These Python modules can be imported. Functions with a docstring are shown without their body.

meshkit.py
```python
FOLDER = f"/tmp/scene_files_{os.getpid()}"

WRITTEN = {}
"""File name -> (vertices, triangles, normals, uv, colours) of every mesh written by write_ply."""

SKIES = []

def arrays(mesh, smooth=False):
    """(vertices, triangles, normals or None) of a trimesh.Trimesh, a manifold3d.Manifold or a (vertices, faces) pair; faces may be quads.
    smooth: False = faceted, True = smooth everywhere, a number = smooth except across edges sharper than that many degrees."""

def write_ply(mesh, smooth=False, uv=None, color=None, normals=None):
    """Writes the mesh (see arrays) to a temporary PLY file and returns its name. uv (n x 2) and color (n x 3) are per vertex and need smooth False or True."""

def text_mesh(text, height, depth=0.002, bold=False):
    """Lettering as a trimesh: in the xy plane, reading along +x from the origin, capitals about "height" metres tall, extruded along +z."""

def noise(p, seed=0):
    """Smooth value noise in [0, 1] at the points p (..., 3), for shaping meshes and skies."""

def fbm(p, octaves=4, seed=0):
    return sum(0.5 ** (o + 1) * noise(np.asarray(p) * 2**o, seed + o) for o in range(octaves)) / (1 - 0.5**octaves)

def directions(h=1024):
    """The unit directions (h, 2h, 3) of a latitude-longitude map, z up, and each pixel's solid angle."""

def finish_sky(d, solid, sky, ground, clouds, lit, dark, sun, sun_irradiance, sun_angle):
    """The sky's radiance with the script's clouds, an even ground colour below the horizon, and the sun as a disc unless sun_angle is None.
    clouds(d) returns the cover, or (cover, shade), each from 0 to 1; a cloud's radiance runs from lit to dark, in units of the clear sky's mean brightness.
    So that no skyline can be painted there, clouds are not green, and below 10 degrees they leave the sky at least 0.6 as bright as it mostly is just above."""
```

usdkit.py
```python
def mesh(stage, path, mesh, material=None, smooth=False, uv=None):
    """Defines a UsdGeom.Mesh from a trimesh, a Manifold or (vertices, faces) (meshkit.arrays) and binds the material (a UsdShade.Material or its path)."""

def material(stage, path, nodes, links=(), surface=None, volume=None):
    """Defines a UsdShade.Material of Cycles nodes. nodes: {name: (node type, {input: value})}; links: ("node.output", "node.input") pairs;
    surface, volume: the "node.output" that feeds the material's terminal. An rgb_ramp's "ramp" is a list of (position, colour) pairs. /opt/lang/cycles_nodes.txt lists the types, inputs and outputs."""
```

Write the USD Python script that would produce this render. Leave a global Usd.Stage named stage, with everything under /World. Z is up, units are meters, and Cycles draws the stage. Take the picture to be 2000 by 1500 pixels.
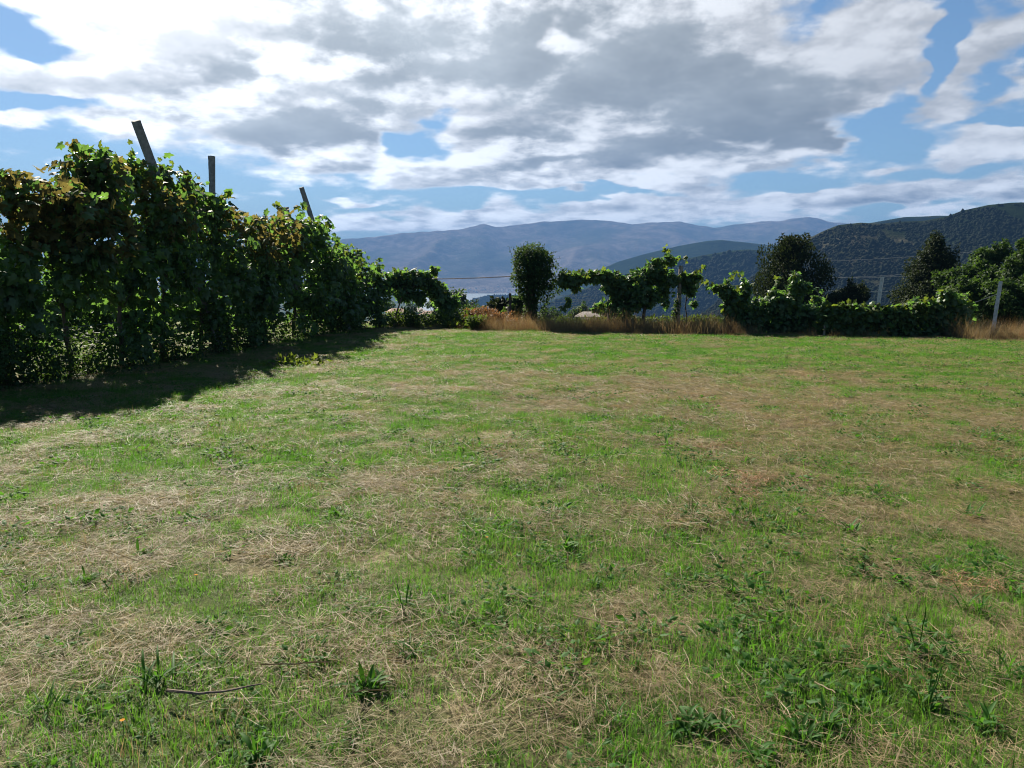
import math, numpy as np, trimesh, usdkit, meshkit
from pxr import Usd, UsdGeom, UsdLux, UsdShade, Gf, Sdf, Vt

stage = Usd.Stage.CreateInMemory()
UsdGeom.SetStageUpAxis(stage, "Z")
UsdGeom.SetStageMetersPerUnit(stage, 1.0)
UsdGeom.Xform.Define(stage, "/World")
UsdGeom.Scope.Define(stage, "/World/Looks")

# ------------------------------------------------------------------ camera
F, EYE = 1480.0, 1.6                         # focal length in photo pixels, eye height
PITCH = math.atan(215 / F)
EXPOSURE = 1.66
cam = UsdGeom.Camera.Define(stage, "/World/camera")
cam.CreateHorizontalApertureAttr(36.0)
cam.CreateVerticalApertureAttr(27.0)
cam.CreateFocalLengthAttr(36.0 * F / 2000)
cam.CreateClippingRangeAttr((0.05, 60000.0))
cam.AddTranslateOp().Set(Gf.Vec3d(0, 0, EYE))
cam.AddRotateXOp().Set(90 - math.degrees(PITCH))
cam.CreateExposureAttr(EXPOSURE)
CP, SP = math.cos(PITCH), math.sin(PITCH)


def ray(px, py):
    u, v = (px - 1000) / F, (750 - py) / F
    return np.array([u, CP + v * SP, -SP + v * CP])


def on_ground(px, py, z=0.0):
    r = ray(px, py)
    return r * ((z - EYE) / r[2]) + [0, 0, EYE]


def at_depth(px, py, d):
    r = ray(px, py)
    return r * (d / r[1]) + [0, 0, EYE]


# ------------------------------------------------------------------ sky and sun
SUN_AZ, SUN_EL = math.radians(-29), math.radians(38)
SUN = np.array([math.sin(SUN_AZ) * math.cos(SUN_EL), math.cos(SUN_AZ) * math.cos(SUN_EL), math.sin(SUN_EL)])
SKY_STRENGTH, SUN_INTENSITY = 0.05, 1.25
LIT, GREY = (4.2, 8.5), (2.1, 4.6)           # radiance of lit and shaded cloud: away from the sun, and added towards it


class Graph:
    """A little helper to write node graphs: inputs that are 'node.output' strings starting with @ become links."""

    def __init__(self):
        self.n, self.l = {}, []

    def add(self, kind, **inp):
        name = f"n{len(self.n)}"
        vals = {}
        for k, v in inp.items():
            if isinstance(v, str) and v.startswith("@"):
                self.l.append((v[1:], f"{name}.{k}"))
            else:
                vals[k] = v
        self.n[name] = (kind, vals)
        return "@" + name

    def m(self, op, a, b=0.0, c=0.0, clamp=False):
        return self.add("math", math_type=op, value1=a, value2=b, value3=c, use_clamp=clamp) + ".value"

    def vm(self, op, a, b=(0, 0, 0), c=(0, 0, 0), out="vector"):
        return self.add("vector_math", math_type=op, vector1=a, vector2=b, vector3=c) + "." + out

    def rng(self, v, a, b, c=0.0, d=1.0, kind="smoothstep"):
        return self.add("map_range", range_type=kind, value=v, from_min=a, from_max=b, to_min=c, to_max=d, clamp=True) + ".result"

    def noise(self, vec, scale, detail=4.0, rough=0.55, out="fac", dist=0.0):
        return self.add("noise_texture", vector=vec, scale=scale, detail=detail, roughness=rough, distortion=dist) + "." + out

    def mix(self, fac, a, b, kind="mix"):
        return self.add("mix", mix_type=kind, fac=fac, color1=a, color2=b) + ".color"

    def ramp(self, fac, stops):
        return self.add("rgb_ramp", ramp=stops, fac=fac) + ".color"

    def material(self, name, surface=None, volume=None):
        return usdkit.material(stage, f"/World/Looks/{name}", self.n, self.l, surface=surface and surface[1:], volume=volume and volume[1:])


def cloud_field(items, az, el):
    """Sum of soft oval cloud masses, given as (x, y, half width, half height, amount) in the photograph, on a grid of azimuths and elevations."""
    total = np.zeros((len(az), len(el)))
    for px, py, rx, ry, k in items:
        r = ray(px, py); r = r / np.linalg.norm(r)
        q = np.hypot((az[:, None] - math.atan2(r[0], r[1])) * F / rx, (el[None] - math.asin(r[2])) * F / ry)
        t = np.clip(1 - q / 1.5, 0, 1)
        total += k * t * t * (3 - 2 * t)
    return total


def field_nodes(g, field, az, el, u, v, rank):
    """The field as a sum of products of curves over azimuth and curves over elevation (three products to a pair of ramps)."""
    U, S, V = np.linalg.svd(field, full_matrices=False)
    total = None
    for i in range(0, rank, 3):
        w = np.sqrt(S[i:i + 3])
        fa, fe = U[:, i:i + 3] * w, V[i:i + 3].T * w
        fa[[0, -1]] = 0
        dot = g.vm("dot_product", g.vm("subtract", g.ramp(u, list(zip(np.linspace(0, 1, len(az)), map(tuple, fa + 2.0)))), (2.0, 2.0, 2.0)),
                   g.vm("subtract", g.ramp(v, list(zip(np.linspace(0, 1, len(el)), map(tuple, fe + 2.0)))), (2.0, 2.0, 2.0)), out="value")
        total = dot if total is None else g.m("add", total, dot)
    return total


COVER = [(330, 60, 230, 110, .8), (210, 60, 120, 50, .4), (600, 90, 300, 170, .8), (960, 120, 330, 170, .8), (1280, 170, 300, 150, .85), (1500, 210, 170, 90, .8), (1350, 30, 240, 70, .6), (1050, 10, 400, 50, .5),
         (480, 250, 230, 50, .85), (690, 290, 130, 34, .7), (640, 335, 200, 22, .6), (980, 280, 110, 50, .7), (1080, 310, 200, 38, .8), (1330, 290, 270, 46, .8), (1600, 275, 90, 24, .8), (1050, 345, 240, 18, .5), (860, 345, 110, 30, .6),
         (90, 150, 180, 26, .9), (250, 170, 130, 50, .7), (200, 240, 90, 18, .7), (25, 232, 58, 22, .95), (60, 15, 70, 18, .5),
         (1715, 60, 85, 66, 1.0), (1660, 110, 60, 40, .7), (1700, 165, 60, 40, .6), (1788, 140, 20, 22, .6), (1905, 95, 38, 48, .95), (1990, 40, 32, 80, .9), (1995, 160, 24, 20, .7), (1868, 192, 76, 40, 1.05), (1930, 275, 105, 24, .95), (1840, 312, 30, 12, .8),
         (1995, 352, 44, 30, 1.0), (1710, 332, 40, 11, .8), (1605, 327, 16, 6, .6), (705, 386, 66, 7, .9), (556, 378, 20, 6, .8), (690, 425, 90, 14, .8), (800, 440, 220, 18, .9), (820, 415, 50, 12, .7), (985, 404, 34, 11, .85), (1000, 435, 160, 14, .7),
         (1180, 405, 90, 16, .8), (1280, 420, 300, 20, .9), (1180, 362, 220, 8, .7), (1390, 368, 90, 11, .7), (1560, 398, 260, 24, .85), (1850, 378, 160, 24, .8), (1430, 395, 300, 14, .5),
         (90, 78, 95, 30, -.8), (60, 195, 110, 16, -.6), (815, 288, 60, 16, -.9), (775, 270, 30, 14, -.6), (868, 232, 36, 20, -.75), (920, 250, 20, 14, -.4), (1278, 232, 18, 9, -.6), (1838, 60, 20, 90, -.9), (1755, 230, 34, 50, -.6), (1930, 165, 60, 10, -.6), (1820, 130, 14, 30, -.5), (1990, 235, 60, 12, -.6), (1760, 285, 60, 16, -.5), (1700, 265, 60, 26, -.5), (1950, 140, 30, 16, -.4), (1610, 10, 24, 14, -.5), (720, 350, 50, 8, -.3)]
DARK = [(1480, 200, 220, 85, .85), (1600, 270, 90, 22, .7), (1180, 175, 240, 70, .7), (1350, 110, 180, 50, .45), (640, 265, 140, 36, .75), (520, 250, 120, 30, .5), (900, 110, 240, 70, .6), (760, 60, 160, 50, .3), (480, 140, 90, 36, .6), (430, 215, 110, 24, .4),
        (1085, 325, 90, 14, .85), (1320, 300, 230, 24, .65), (1060, 262, 110, 22, .6), (700, 325, 110, 14, .5), (760, 190, 110, 34, .5), (1090, 60, 140, 40, .35), (1250, 50, 180, 50, .3),
        (1075, 85, 34, 34, -.7), (1000, 232, 180, 12, -.4), (1520, 60, 140, 44, -.45), (330, 60, 180, 80, -.5), (900, 210, 160, 12, -.4), (1390, 268, 70, 8, -.5), (1000, 20, 100, 24, -.2), (1880, 190, 150, 170, -.45), (1700, 80, 110, 90, -.35), (1300, 410, 500, 40, -.25), (90, 150, 160, 40, -.3)]


def sky_material():
    g = Graph()
    d = g.add("texture_coordinate") + ".generated"
    sx = g.add("separate_xyz", vector=d)
    az = g.m("arctan2", sx + ".x", sx + ".y")
    el = g.m("arcsine", sx + ".z")
    # the cloud texture flattens towards the horizon; the outlines are pushed about by noise
    lift = g.m("add", g.m("maximum", sx + ".z", 0.0), 0.16)
    flat = g.add("combine_xyz", x=az, y=g.m("multiply", g.m("logarithm", lift, 2.718282), 0.85), z=0.0) + ".vector"
    w1 = g.vm("subtract", g.noise(flat, 9.0, 3.0, 0.6, "color"), (0.5, 0.5, 0.5))
    wx = g.add("separate_xyz", vector=w1)
    AZ, EL = np.linspace(-0.95, 0.95, 256), np.linspace(-0.02, 0.75, 256)
    u = g.rng(g.m("multiply_add", wx + ".x", 0.11, az), AZ[0], AZ[-1], kind="linear")
    v = g.rng(g.m("multiply_add", wx + ".y", 0.065, el), EL[0], EL[-1], kind="linear")
    base = field_nodes(g, cloud_field(COVER, AZ, EL), AZ, EL, u, v, 12)
    dk = field_nodes(g, cloud_field(DARK, AZ, EL), AZ, EL, u, v, 9)
    fb = g.noise(flat, 8.0, 7.0, 0.58)
    # the same texture a little nearer the sun: what lies behind it in the light is in shade
    fs = g.noise(g.vm("add", flat, (-0.018, 0.030, 0.0)), 8.0, 5.0, 0.58)
    fine = g.noise(flat, 27.0, 4.0, 0.6)
    t = g.m("multiply_add", g.m("subtract", fb, 0.5), 1.6, g.m("add", base, 0.10))
    t = g.m("multiply_add", g.m("subtract", fine, 0.5), 0.6, t)
    cover = g.rng(t, 0.16, 0.72)
    shade = g.m("subtract", fs, fb)                                   # > 0: thicker cloud towards the sun
    dk = g.m("multiply_add", shade, 2.6, g.m("add", dk, 0.10))
    dk = g.m("multiply_add", g.m("subtract", fine, 0.5), 0.45, dk)
    dk = g.m("multiply_add", g.m("subtract", fb, 0.5), -0.9, dk)
    dark = g.m("multiply", g.rng(dk, -0.15, 0.80), g.rng(t, 0.35, 0.85))
    # a cloud is brightest towards the sun (light coming through) and, less so, opposite to it (lit from the front; raised there, out of view, to fill shadows)
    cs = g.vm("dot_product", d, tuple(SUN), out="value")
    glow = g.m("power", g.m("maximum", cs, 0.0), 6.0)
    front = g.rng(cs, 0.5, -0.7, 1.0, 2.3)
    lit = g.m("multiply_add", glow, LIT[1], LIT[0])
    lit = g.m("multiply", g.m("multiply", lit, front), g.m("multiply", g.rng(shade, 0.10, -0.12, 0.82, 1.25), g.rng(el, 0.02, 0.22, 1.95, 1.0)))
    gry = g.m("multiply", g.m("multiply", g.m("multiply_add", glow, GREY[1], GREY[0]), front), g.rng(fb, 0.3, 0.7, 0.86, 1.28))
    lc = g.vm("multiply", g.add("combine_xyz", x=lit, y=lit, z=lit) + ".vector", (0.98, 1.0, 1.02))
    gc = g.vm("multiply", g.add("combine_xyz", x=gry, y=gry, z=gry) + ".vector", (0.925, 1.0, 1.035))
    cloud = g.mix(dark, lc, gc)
    sky = g.add("sky_texture", sky_type="single_scattering", sun_disc=False, sun_elevation=SUN_EL, sun_rotation=SUN_AZ, altitude=500.0, air_density=1.0, aerosol_density=0.25, ozone_density=2.0) + ".color"
    sky = g.vm("multiply", sky, (0.56, 0.645, 0.69))
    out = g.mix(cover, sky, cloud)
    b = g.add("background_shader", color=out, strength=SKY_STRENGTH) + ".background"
    return g.material("sky_clouds", b)


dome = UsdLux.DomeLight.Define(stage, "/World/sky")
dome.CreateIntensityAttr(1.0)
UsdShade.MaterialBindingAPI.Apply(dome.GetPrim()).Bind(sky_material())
dome.GetPrim().SetCustomDataByKey("kind", "structure")

sun = UsdLux.DistantLight.Define(stage, "/World/sun")
sun.CreateIntensityAttr(SUN_INTENSITY)
sun.CreateNormalizeAttr(True)
sun.CreateAngleAttr(0.53)
sun.CreateColorAttr(Gf.Vec3f(1.0, 0.92, 0.78))
zax = SUN
xax = np.cross([0, 0, 1.0], zax); xax /= np.linalg.norm(xax)
yax = np.cross(zax, xax)
sun.AddTransformOp().Set(Gf.Matrix4d(*[float(a) for row in ((*xax, 0), (*yax, 0), (*zax, 0), (0, 0, 0, 1)) for a in row]))

# ------------------------------------------------------------------ helpers
count = {}


def path_for(name, parent="/World"):
    k = (parent, name)
    i = count.get(k, 0)
    count[k] = i + 1
    return f"{parent}/{name}" + (f"_{i:03d}" if i else "")


def tag(p, label=None, category=None, group=None, kind=None):
    p = p.GetPrim() if hasattr(p, "GetPrim") else p
    for k, v in (("label", label), ("category", category), ("group", group), ("kind", kind)):
        if v:
            p.SetCustomDataByKey(k, v)
    return p


def obj(name, mesh, mat, parent=None, smooth=False):
    par = str(parent.GetPath()) if parent is not None else "/World"
    return usdkit.mesh(stage, path_for(name, par), mesh, mat, smooth=smooth).GetPrim()


def thing(name, label, category, loc=(0, 0, 0), group=None, kind=None):
    x = UsdGeom.Xform.Define(stage, path_for(name))
    x.AddTranslateOp().Set(Gf.Vec3d(*map(float, loc)))
    return tag(x, label, category, group, kind)


def scatter(name, protos, pos, yaw, scale, idx, tilt=None, parent=None, kind="stuff", label=None, category=None, group=None):
    """A PointInstancer of protos [(mesh, material, smooth)]."""
    par = str(parent.GetPath()) if parent is not None else "/World"
    pth = path_for(name, par)
    pi = UsdGeom.PointInstancer.Define(stage, pth)
    targets = []
    for i, (pn, mesh, mat, smooth) in enumerate(protos):
        q = f"{pth}/{pn}" + (f"_{i:03d}" if i else "")
        usdkit.mesh(stage, q, mesh, mat, smooth=smooth)
        targets.append(Sdf.Path(q))
    pi.CreatePrototypesRel().SetTargets(targets)
    n = len(pos)
    pi.CreatePositionsAttr(Vt.Vec3fArray.FromNumpy(np.asarray(pos, np.float32)))
    pi.CreateProtoIndicesAttr(Vt.IntArray.FromNumpy(np.asarray(idx, np.int32)))
    sc = np.asarray(scale, np.float32)
    if sc.ndim == 1:
        sc = np.repeat(sc[:, None], 3, 1)
    pi.CreateScalesAttr(Vt.Vec3fArray.FromNumpy(sc))
    h = np.asarray(yaw) / 2
    q = np.zeros((n, 4)); q[:, 0] = np.cos(h); q[:, 3] = np.sin(h)
    if tilt is not None:                        # tilt (n,2): small rotation about x and y first
        tx, ty = tilt[:, 0] / 2, tilt[:, 1] / 2
        b = np.stack([np.cos(tx) * np.cos(ty), np.sin(tx) * np.cos(ty), np.cos(tx) * np.sin(ty), np.sin(tx) * np.sin(ty)], 1)
        a = q
        q = np.stack([a[:, 0] * b[:, 0] - a[:, 3] * b[:, 3], a[:, 0] * b[:, 1] - a[:, 3] * b[:, 2], a[:, 0] * b[:, 2] + a[:, 3] * b[:, 1], a[:, 0] * b[:, 3] + a[:, 3] * b[:, 0]], 1)
    pi.CreateOrientationsAttr(Vt.QuathArray([Gf.Quath(float(a), float(b), float(c), float(d)) for a, b, c, d in q]))
    return tag(pi, label, category, group, kind)


def unit(v):
    return v / (np.linalg.norm(v, axis=-1, keepdims=True) + 1e-12)


def merge(parts):
    vs, fs, n = [], [], 0
    for v, f in parts:
        vs.append(v); fs.append(np.asarray(f) + n); n += len(v)
    return np.vstack(vs), np.vstack(fs)


def tube(points, radii, sides=6, cap=True):
    p = np.asarray(points, float)
    r = np.broadcast_to(np.asarray(radii, float), (len(p),))
    t = unit(np.gradient(p, axis=0))
    up = np.array([0.13, 0.21, 1.0]) if abs(unit(p[-1] - p[0])[2]) < 0.9 else np.array([1.0, 0.1, 0])
    a = unit(np.cross(t, up)); b = np.cross(t, a)
    an = np.arange(sides) * 2 * np.pi / sides
    v = p[:, None] + r[:, None, None] * (np.cos(an)[None, :, None] * a[:, None] + np.sin(an)[None, :, None] * b[:, None])
    i, j = np.meshgrid(np.arange(len(p) - 1), np.arange(sides), indexing="ij")
    A, B, C, D = i * sides + j, i * sides + (j + 1) % sides, (i + 1) * sides + (j + 1) % sides, (i + 1) * sides + j
    f = np.vstack([np.stack([A, C, B], -1).reshape(-1, 3), np.stack([A, D, C], -1).reshape(-1, 3)])
    v = v.reshape(-1, 3)
    if cap:
        n = len(v); e = (len(p) - 1) * sides
        v = np.vstack([v, p[-1], p[0]])
        f = np.vstack([f, [[n, e + (k + 1) % sides, e + k] for k in range(sides)], [[n + 1, k, (k + 1) % sides] for k in range(sides)]])
    return v, f


def wobble(a, b, n, amp, rng):
    t = np.linspace(0, 1, n)[:, None]
    p = np.asarray(a) * (1 - t) + np.asarray(b) * t
    j = rng.normal(0, amp, (n, 3)); j[0] = 0
    return p + np.cumsum(j, 0) * 0.6


# leaf templates: x across, y from stalk to tip, z along the normal
def vine_leaf():
    half = [(0.16, -0.10), (0.40, -0.06), (0.47, 0.16), (0.36, 0.27), (0.56, 0.50), (0.40, 0.60), (0.24, 0.60), (0.17, 0.84)]
    out = [(0.0, 0.04)] + half + [(0.0, 1.05)] + [(-x, y) for x, y in half[::-1]]
    o = np.array(out)
    z = -0.28 * np.abs(o[:, 0]) - 0.22 * np.maximum(o[:, 1] - 0.3, 0) ** 2
    v = np.vstack([np.column_stack([o, z]), [[0, 0.38, 0.03]]])
    n = len(o)
    f = np.array([[n, i, (i + 1) % n] for i in range(n)])
    return v, f[:, [0, 2, 1]]


def simple_leaf(w=0.28):
    v = np.array([[0, 0, 0], [w, 0.42, -0.07], [0, 1, -0.15], [-w, 0.42, -0.07], [0, 0.45, 0.0]])
    return v, np.array([[0, 1, 4], [1, 2, 4], [2, 3, 4], [3, 0, 4]])


def flat_leaf(w=0.3):
    v = np.array([[0, 0, 0], [w, 0.45, -0.06], [0, 1, -0.12], [-w, 0.45, -0.06]])
    return v, np.array([[0, 1, 2], [0, 2, 3]])


VLEAF, SLEAF, FLEAF = vine_leaf(), simple_leaf(), flat_leaf()


def place_leaves(tmpl, pos, tip, nrm, size):
    v, f = tmpl
    tip = unit(tip)
    nrm = unit(nrm - (nrm * tip).sum(1, keepdims=True) * tip)
    side = np.cross(tip, nrm)
    V = pos[:, None] + size[:, None, None] * (v[None, :, 0:1] * side[:, None] + v[None, :, 1:2] * tip[:, None] + v[None, :, 2:3] * nrm[:, None])
    Fs = f[None] + (np.arange(len(pos)) * len(v))[:, None, None]
    return V.reshape(-1, 3), Fs.reshape(-1, 3)


def leaf_frames(rng, blobs, n, droop=0.6, shell=0.36, up=0.5):
    """Points, tips and normals of n leaves spread over the blobs (x, y, z, rx, ry, rz)."""
    b = np.asarray(blobs, float)
    w = (b[:, 3] * b[:, 4] + b[:, 4] * b[:, 5] + b[:, 3] * b[:, 5]); w /= w.sum()
    k = rng.choice(len(b), n, p=w)
    d = unit(rng.normal(size=(n, 3)))
    r = rng.random(n) ** shell
    pos = b[k, :3] + d * b[k, 3:] * r[:, None]
    out = unit(d / b[k, 3:])
    tip = out * 0.7 + rng.normal(0, 0.5, (n, 3)) + [0, 0, -droop]
    nrm = out * 0.7 + rng.normal(0, 0.45, (n, 3)) + [0, 0, up]
    return pos, tip, nrm


# ------------------------------------------------------------------ materials
def leaf_mat(name, stops, trans=0.45, rough=0.6, patch=None, gain=1.7, spec=0.16, warm=(1.15, 1.05, 0.45)):
    """stops: ramp over the leaves of a mesh; patch = (scale, stops2, low, high): a second ramp where a noise is high."""
    g = Graph()
    geo = g.add("geometry")
    c = g.ramp(geo + ".random_per_island", stops)
    if patch:
        c2 = g.ramp(geo + ".random_per_island", patch[1])
        c = g.mix(g.rng(g.noise(geo + ".position", patch[0], 3.0), patch[2], patch[3]), c, c2)
    c = g.mix(1.0, c, g.ramp(g.noise(geo + ".position", 9.0, 2.0), [(0.3, (0.75,) * 3), (0.7, (1.2,) * 3)]), "multiply")
    tc = g.vm("multiply", c, tuple(gain * w for w in warm))
    p = g.add("principled_bsdf", base_color=c, roughness=rough, specular_ior_level=spec) + ".BSDF"
    t = g.add("translucent_bsdf", color=tc) + ".BSDF"
    return g.material(name, g.add("mix_closure", fac=trans, closure1=p, closure2=t) + ".closure")


def plain_mat(name, a, b, scale=6.0, rough=0.85, stretch=(1, 1, 1), bump=0.4, bdist=0.01, detail=6.0, spec=0.3):
    g = Graph()
    pos = g.vm("multiply", g.add("geometry") + ".position", stretch)
    n = g.noise(pos, scale, detail, 0.6)
    c = g.ramp(n, [(0.3, a), (0.7, b)])
    bp = g.add("bump", height=n, strength=bump, distance=bdist) + ".normal"
    return g.material(name, g.add("principled_bsdf", base_color=c, roughness=rough, normal=bp, specular_ior_level=spec) + ".BSDF")


M = {}
M["vine"] = leaf_mat("vine_leaf_green", [(0.0, (0.070, 0.120, 0.045)), (0.55, (0.105, 0.165, 0.058)), (0.9, (0.15, 0.20, 0.060)), (1.0, (0.27, 0.25, 0.055))], trans=0.5, gain=2.0, spec=0.45, rough=0.45, warm=(0.90, 1.05, 0.42))
M["vine_yellow"] = leaf_mat("vine_leaf_yellowing", [(0.0, (0.06, 0.09, 0.02)), (0.5, (0.11, 0.13, 0.026)), (0.85, (0.20, 0.17, 0.03)), (1.0, (0.26, 0.15, 0.04))], trans=0.5, gain=2.0)
M["vine_red"] = leaf_mat("vine_leaf_autumn", [(0.0, (0.10, 0.095, 0.032)), (0.35, (0.22, 0.12, 0.050)), (0.75, (0.34, 0.12, 0.055)), (1.0, (0.46, 0.08, 0.045))], trans=0.5, warm=(1.1, 0.95, 0.7))
M["ivy"] = leaf_mat("ivy_leaf", [(0.0, (0.030, 0.060, 0.018)), (0.6, (0.050, 0.095, 0.026)), (1.0, (0.10, 0.14, 0.04))], trans=0.40, gain=2.0)
M["evergreen"] = leaf_mat("evergreen_leaf", [(0.0, (0.022, 0.034, 0.016)), (0.7, (0.038, 0.054, 0.022)), (1.0, (0.07, 0.078, 0.03))], trans=0.25, gain=1.3, spec=0.05)
M["broadleaf"] = leaf_mat("broadleaf_leaf", [(0.0, (0.028, 0.058, 0.015)), (0.6, (0.048, 0.090, 0.022)), (1.0, (0.09, 0.12, 0.03))], trans=0.40)
M["grey_leaf"] = leaf_mat("olive_leaf", [(0.0, (0.03, 0.05, 0.025)), (0.6, (0.055, 0.080, 0.035)), (1.0, (0.11, 0.125, 0.06))], trans=0.25)
M["weed"] = leaf_mat("weed_leaf", [(0.0, (0.034, 0.100, 0.016)), (1.0, (0.080, 0.180, 0.028))], trans=0.42, gain=2.2)
M["bramble"] = leaf_mat("bramble_leaf", [(0.0, (0.05, 0.085, 0.018)), (0.6, (0.085, 0.125, 0.025)), (1.0, (0.18, 0.18, 0.04))], trans=0.4)
M["rust_leaf"] = leaf_mat("dry_fern_leaf", [(0.0, (0.13, 0.065, 0.028)), (0.6, (0.22, 0.11, 0.04)), (1.0, (0.30, 0.19, 0.06))], trans=0.35, warm=(1.05, 1.0, 0.8))
M["bark"] = plain_mat("vine_bark", (0.035, 0.024, 0.016), (0.11, 0.08, 0.055), 14.0, stretch=(1, 1, 0.25), bump=0.8)
M["post"] = plain_mat("granite_post", (0.10, 0.096, 0.09), (0.22, 0.21, 0.19), 18.0, bump=0.5)
M["pale_post"] = plain_mat("pale_lit_post", (0.26, 0.25, 0.23), (0.46, 0.44, 0.41), 18.0, bump=0.6)  # lighter post tone: the sunlit look is put into the colour
M["wood_post"] = plain_mat("weathered_wood", (0.10, 0.08, 0.06), (0.27, 0.23, 0.18), 16.0, stretch=(1, 1, 0.12), bump=0.6)
M["dark_metal"] = plain_mat("dark_iron", (0.02, 0.02, 0.02), (0.05, 0.04, 0.035), 20.0, rough=0.6)
M["wire"] = plain_mat("galvanised_wire", (0.16, 0.16, 0.16), (0.28, 0.28, 0.28), 3.0, rough=0.45)
M["stick"] = plain_mat("dead_branch", (0.05, 0.035, 0.025), (0.16, 0.12, 0.08), 30.0)
M["white_wall"] = plain_mat("white_render", (0.62, 0.60, 0.56), (0.78, 0.76, 0.72), 0.6, bump=0.1)
M["roof"] = plain_mat("clay_roof", (0.15, 0.085, 0.06), (0.24, 0.14, 0.10), 1.5, bump=0.4, bdist=0.05)
M["roof_grey"] = plain_mat("fibre_cement_roof", (0.22, 0.19, 0.17), (0.34, 0.30, 0.27), 1.5, bump=0.2)
M["glass_dark"] = plain_mat("window_dark", (0.02, 0.025, 0.03), (0.04, 0.045, 0.05), 1.0, rough=0.2)
M["flower"] = plain_mat("orange_petal", (0.55, 0.22, 0.02), (0.65, 0.32, 0.03), 40.0)


def blade_mat(name, stops, patch_stops, trans, scale=0.9):
    g = Graph()
    geo = g.add("geometry")
    r = geo + ".random_per_island"
    c = g.mix(g.rng(g.noise(geo + ".position", scale, 3.0), 0.42, 0.60), g.ramp(r, stops), g.ramp(r, patch_stops))
    c = g.mix(1.0, c, g.ramp(g.noise(geo + ".position", 16.0, 4.0, 0.7), [(0.32, (0.62,) * 3), (0.5, (1.0,) * 3), (0.68, (1.4,) * 3)]), "multiply")
    tc = g.vm("multiply", c, (1.4, 1.75, 0.75) if name == "grass_blade" else (1.5, 1.38, 1.0))
    p = g.add("principled_bsdf", base_color=c, roughness=0.55, specular_ior_level=0.25) + ".BSDF"
    t = g.add("translucent_bsdf", color=tc) + ".BSDF"
    return g.material(name, g.add("mix_closure", fac=trans, closure1=p, closure2=t) + ".closure")


M["grass"] = blade_mat("grass_blade", [(0.0, (0.066, 0.145, 0.020)), (0.5, (0.13, 0.235, 0.034)), (0.82, (0.23, 0.275, 0.058)), (1.0, (0.42, 0.37, 0.19))],
                       [(0.0, (0.075, 0.140, 0.024)), (0.5, (0.140, 0.215, 0.042)), (0.8, (0.26, 0.27, 0.09)), (1.0, (0.44, 0.38, 0.21))], 0.5)
M["straw"] = blade_mat("straw_blade", [(0.0, (0.21, 0.170, 0.092)), (0.5, (0.42, 0.365, 0.200)), (1.0, (0.62, 0.555, 0.335))],
                       [(0.0, (0.23, 0.18, 0.098)), (0.5, (0.46, 0.39, 0.215)), (1.0, (0.66, 0.58, 0.35))], 0.35)
M["tall_dry"] = blade_mat("tall_dry_blade", [(0.0, (0.17, 0.095, 0.050)), (0.5, (0.34, 0.215, 0.115)), (1.0, (0.54, 0.40, 0.23))],
                          [(0.0, (0.18, 0.115, 0.055)), (0.5, (0.33, 0.235, 0.13)), (1.0, (0.50, 0.40, 0.25))], 0.35)


# ------------------------------------------------------------------ the ground
EDGE_X, EDGE_Y = zip(*[on_ground(px, py)[:2] for px, py in ((300, 632), (560, 636), (730, 640), (1000, 646), (1300, 651), (1600, 658), (1900, 664), (2200, 667))])
EDGE_X, EDGE_Y = np.array(EDGE_X), np.array(EDGE_Y)


def past_edge(x, y):
    return y - np.interp(x, EDGE_X, EDGE_Y) - 1.2


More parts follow.
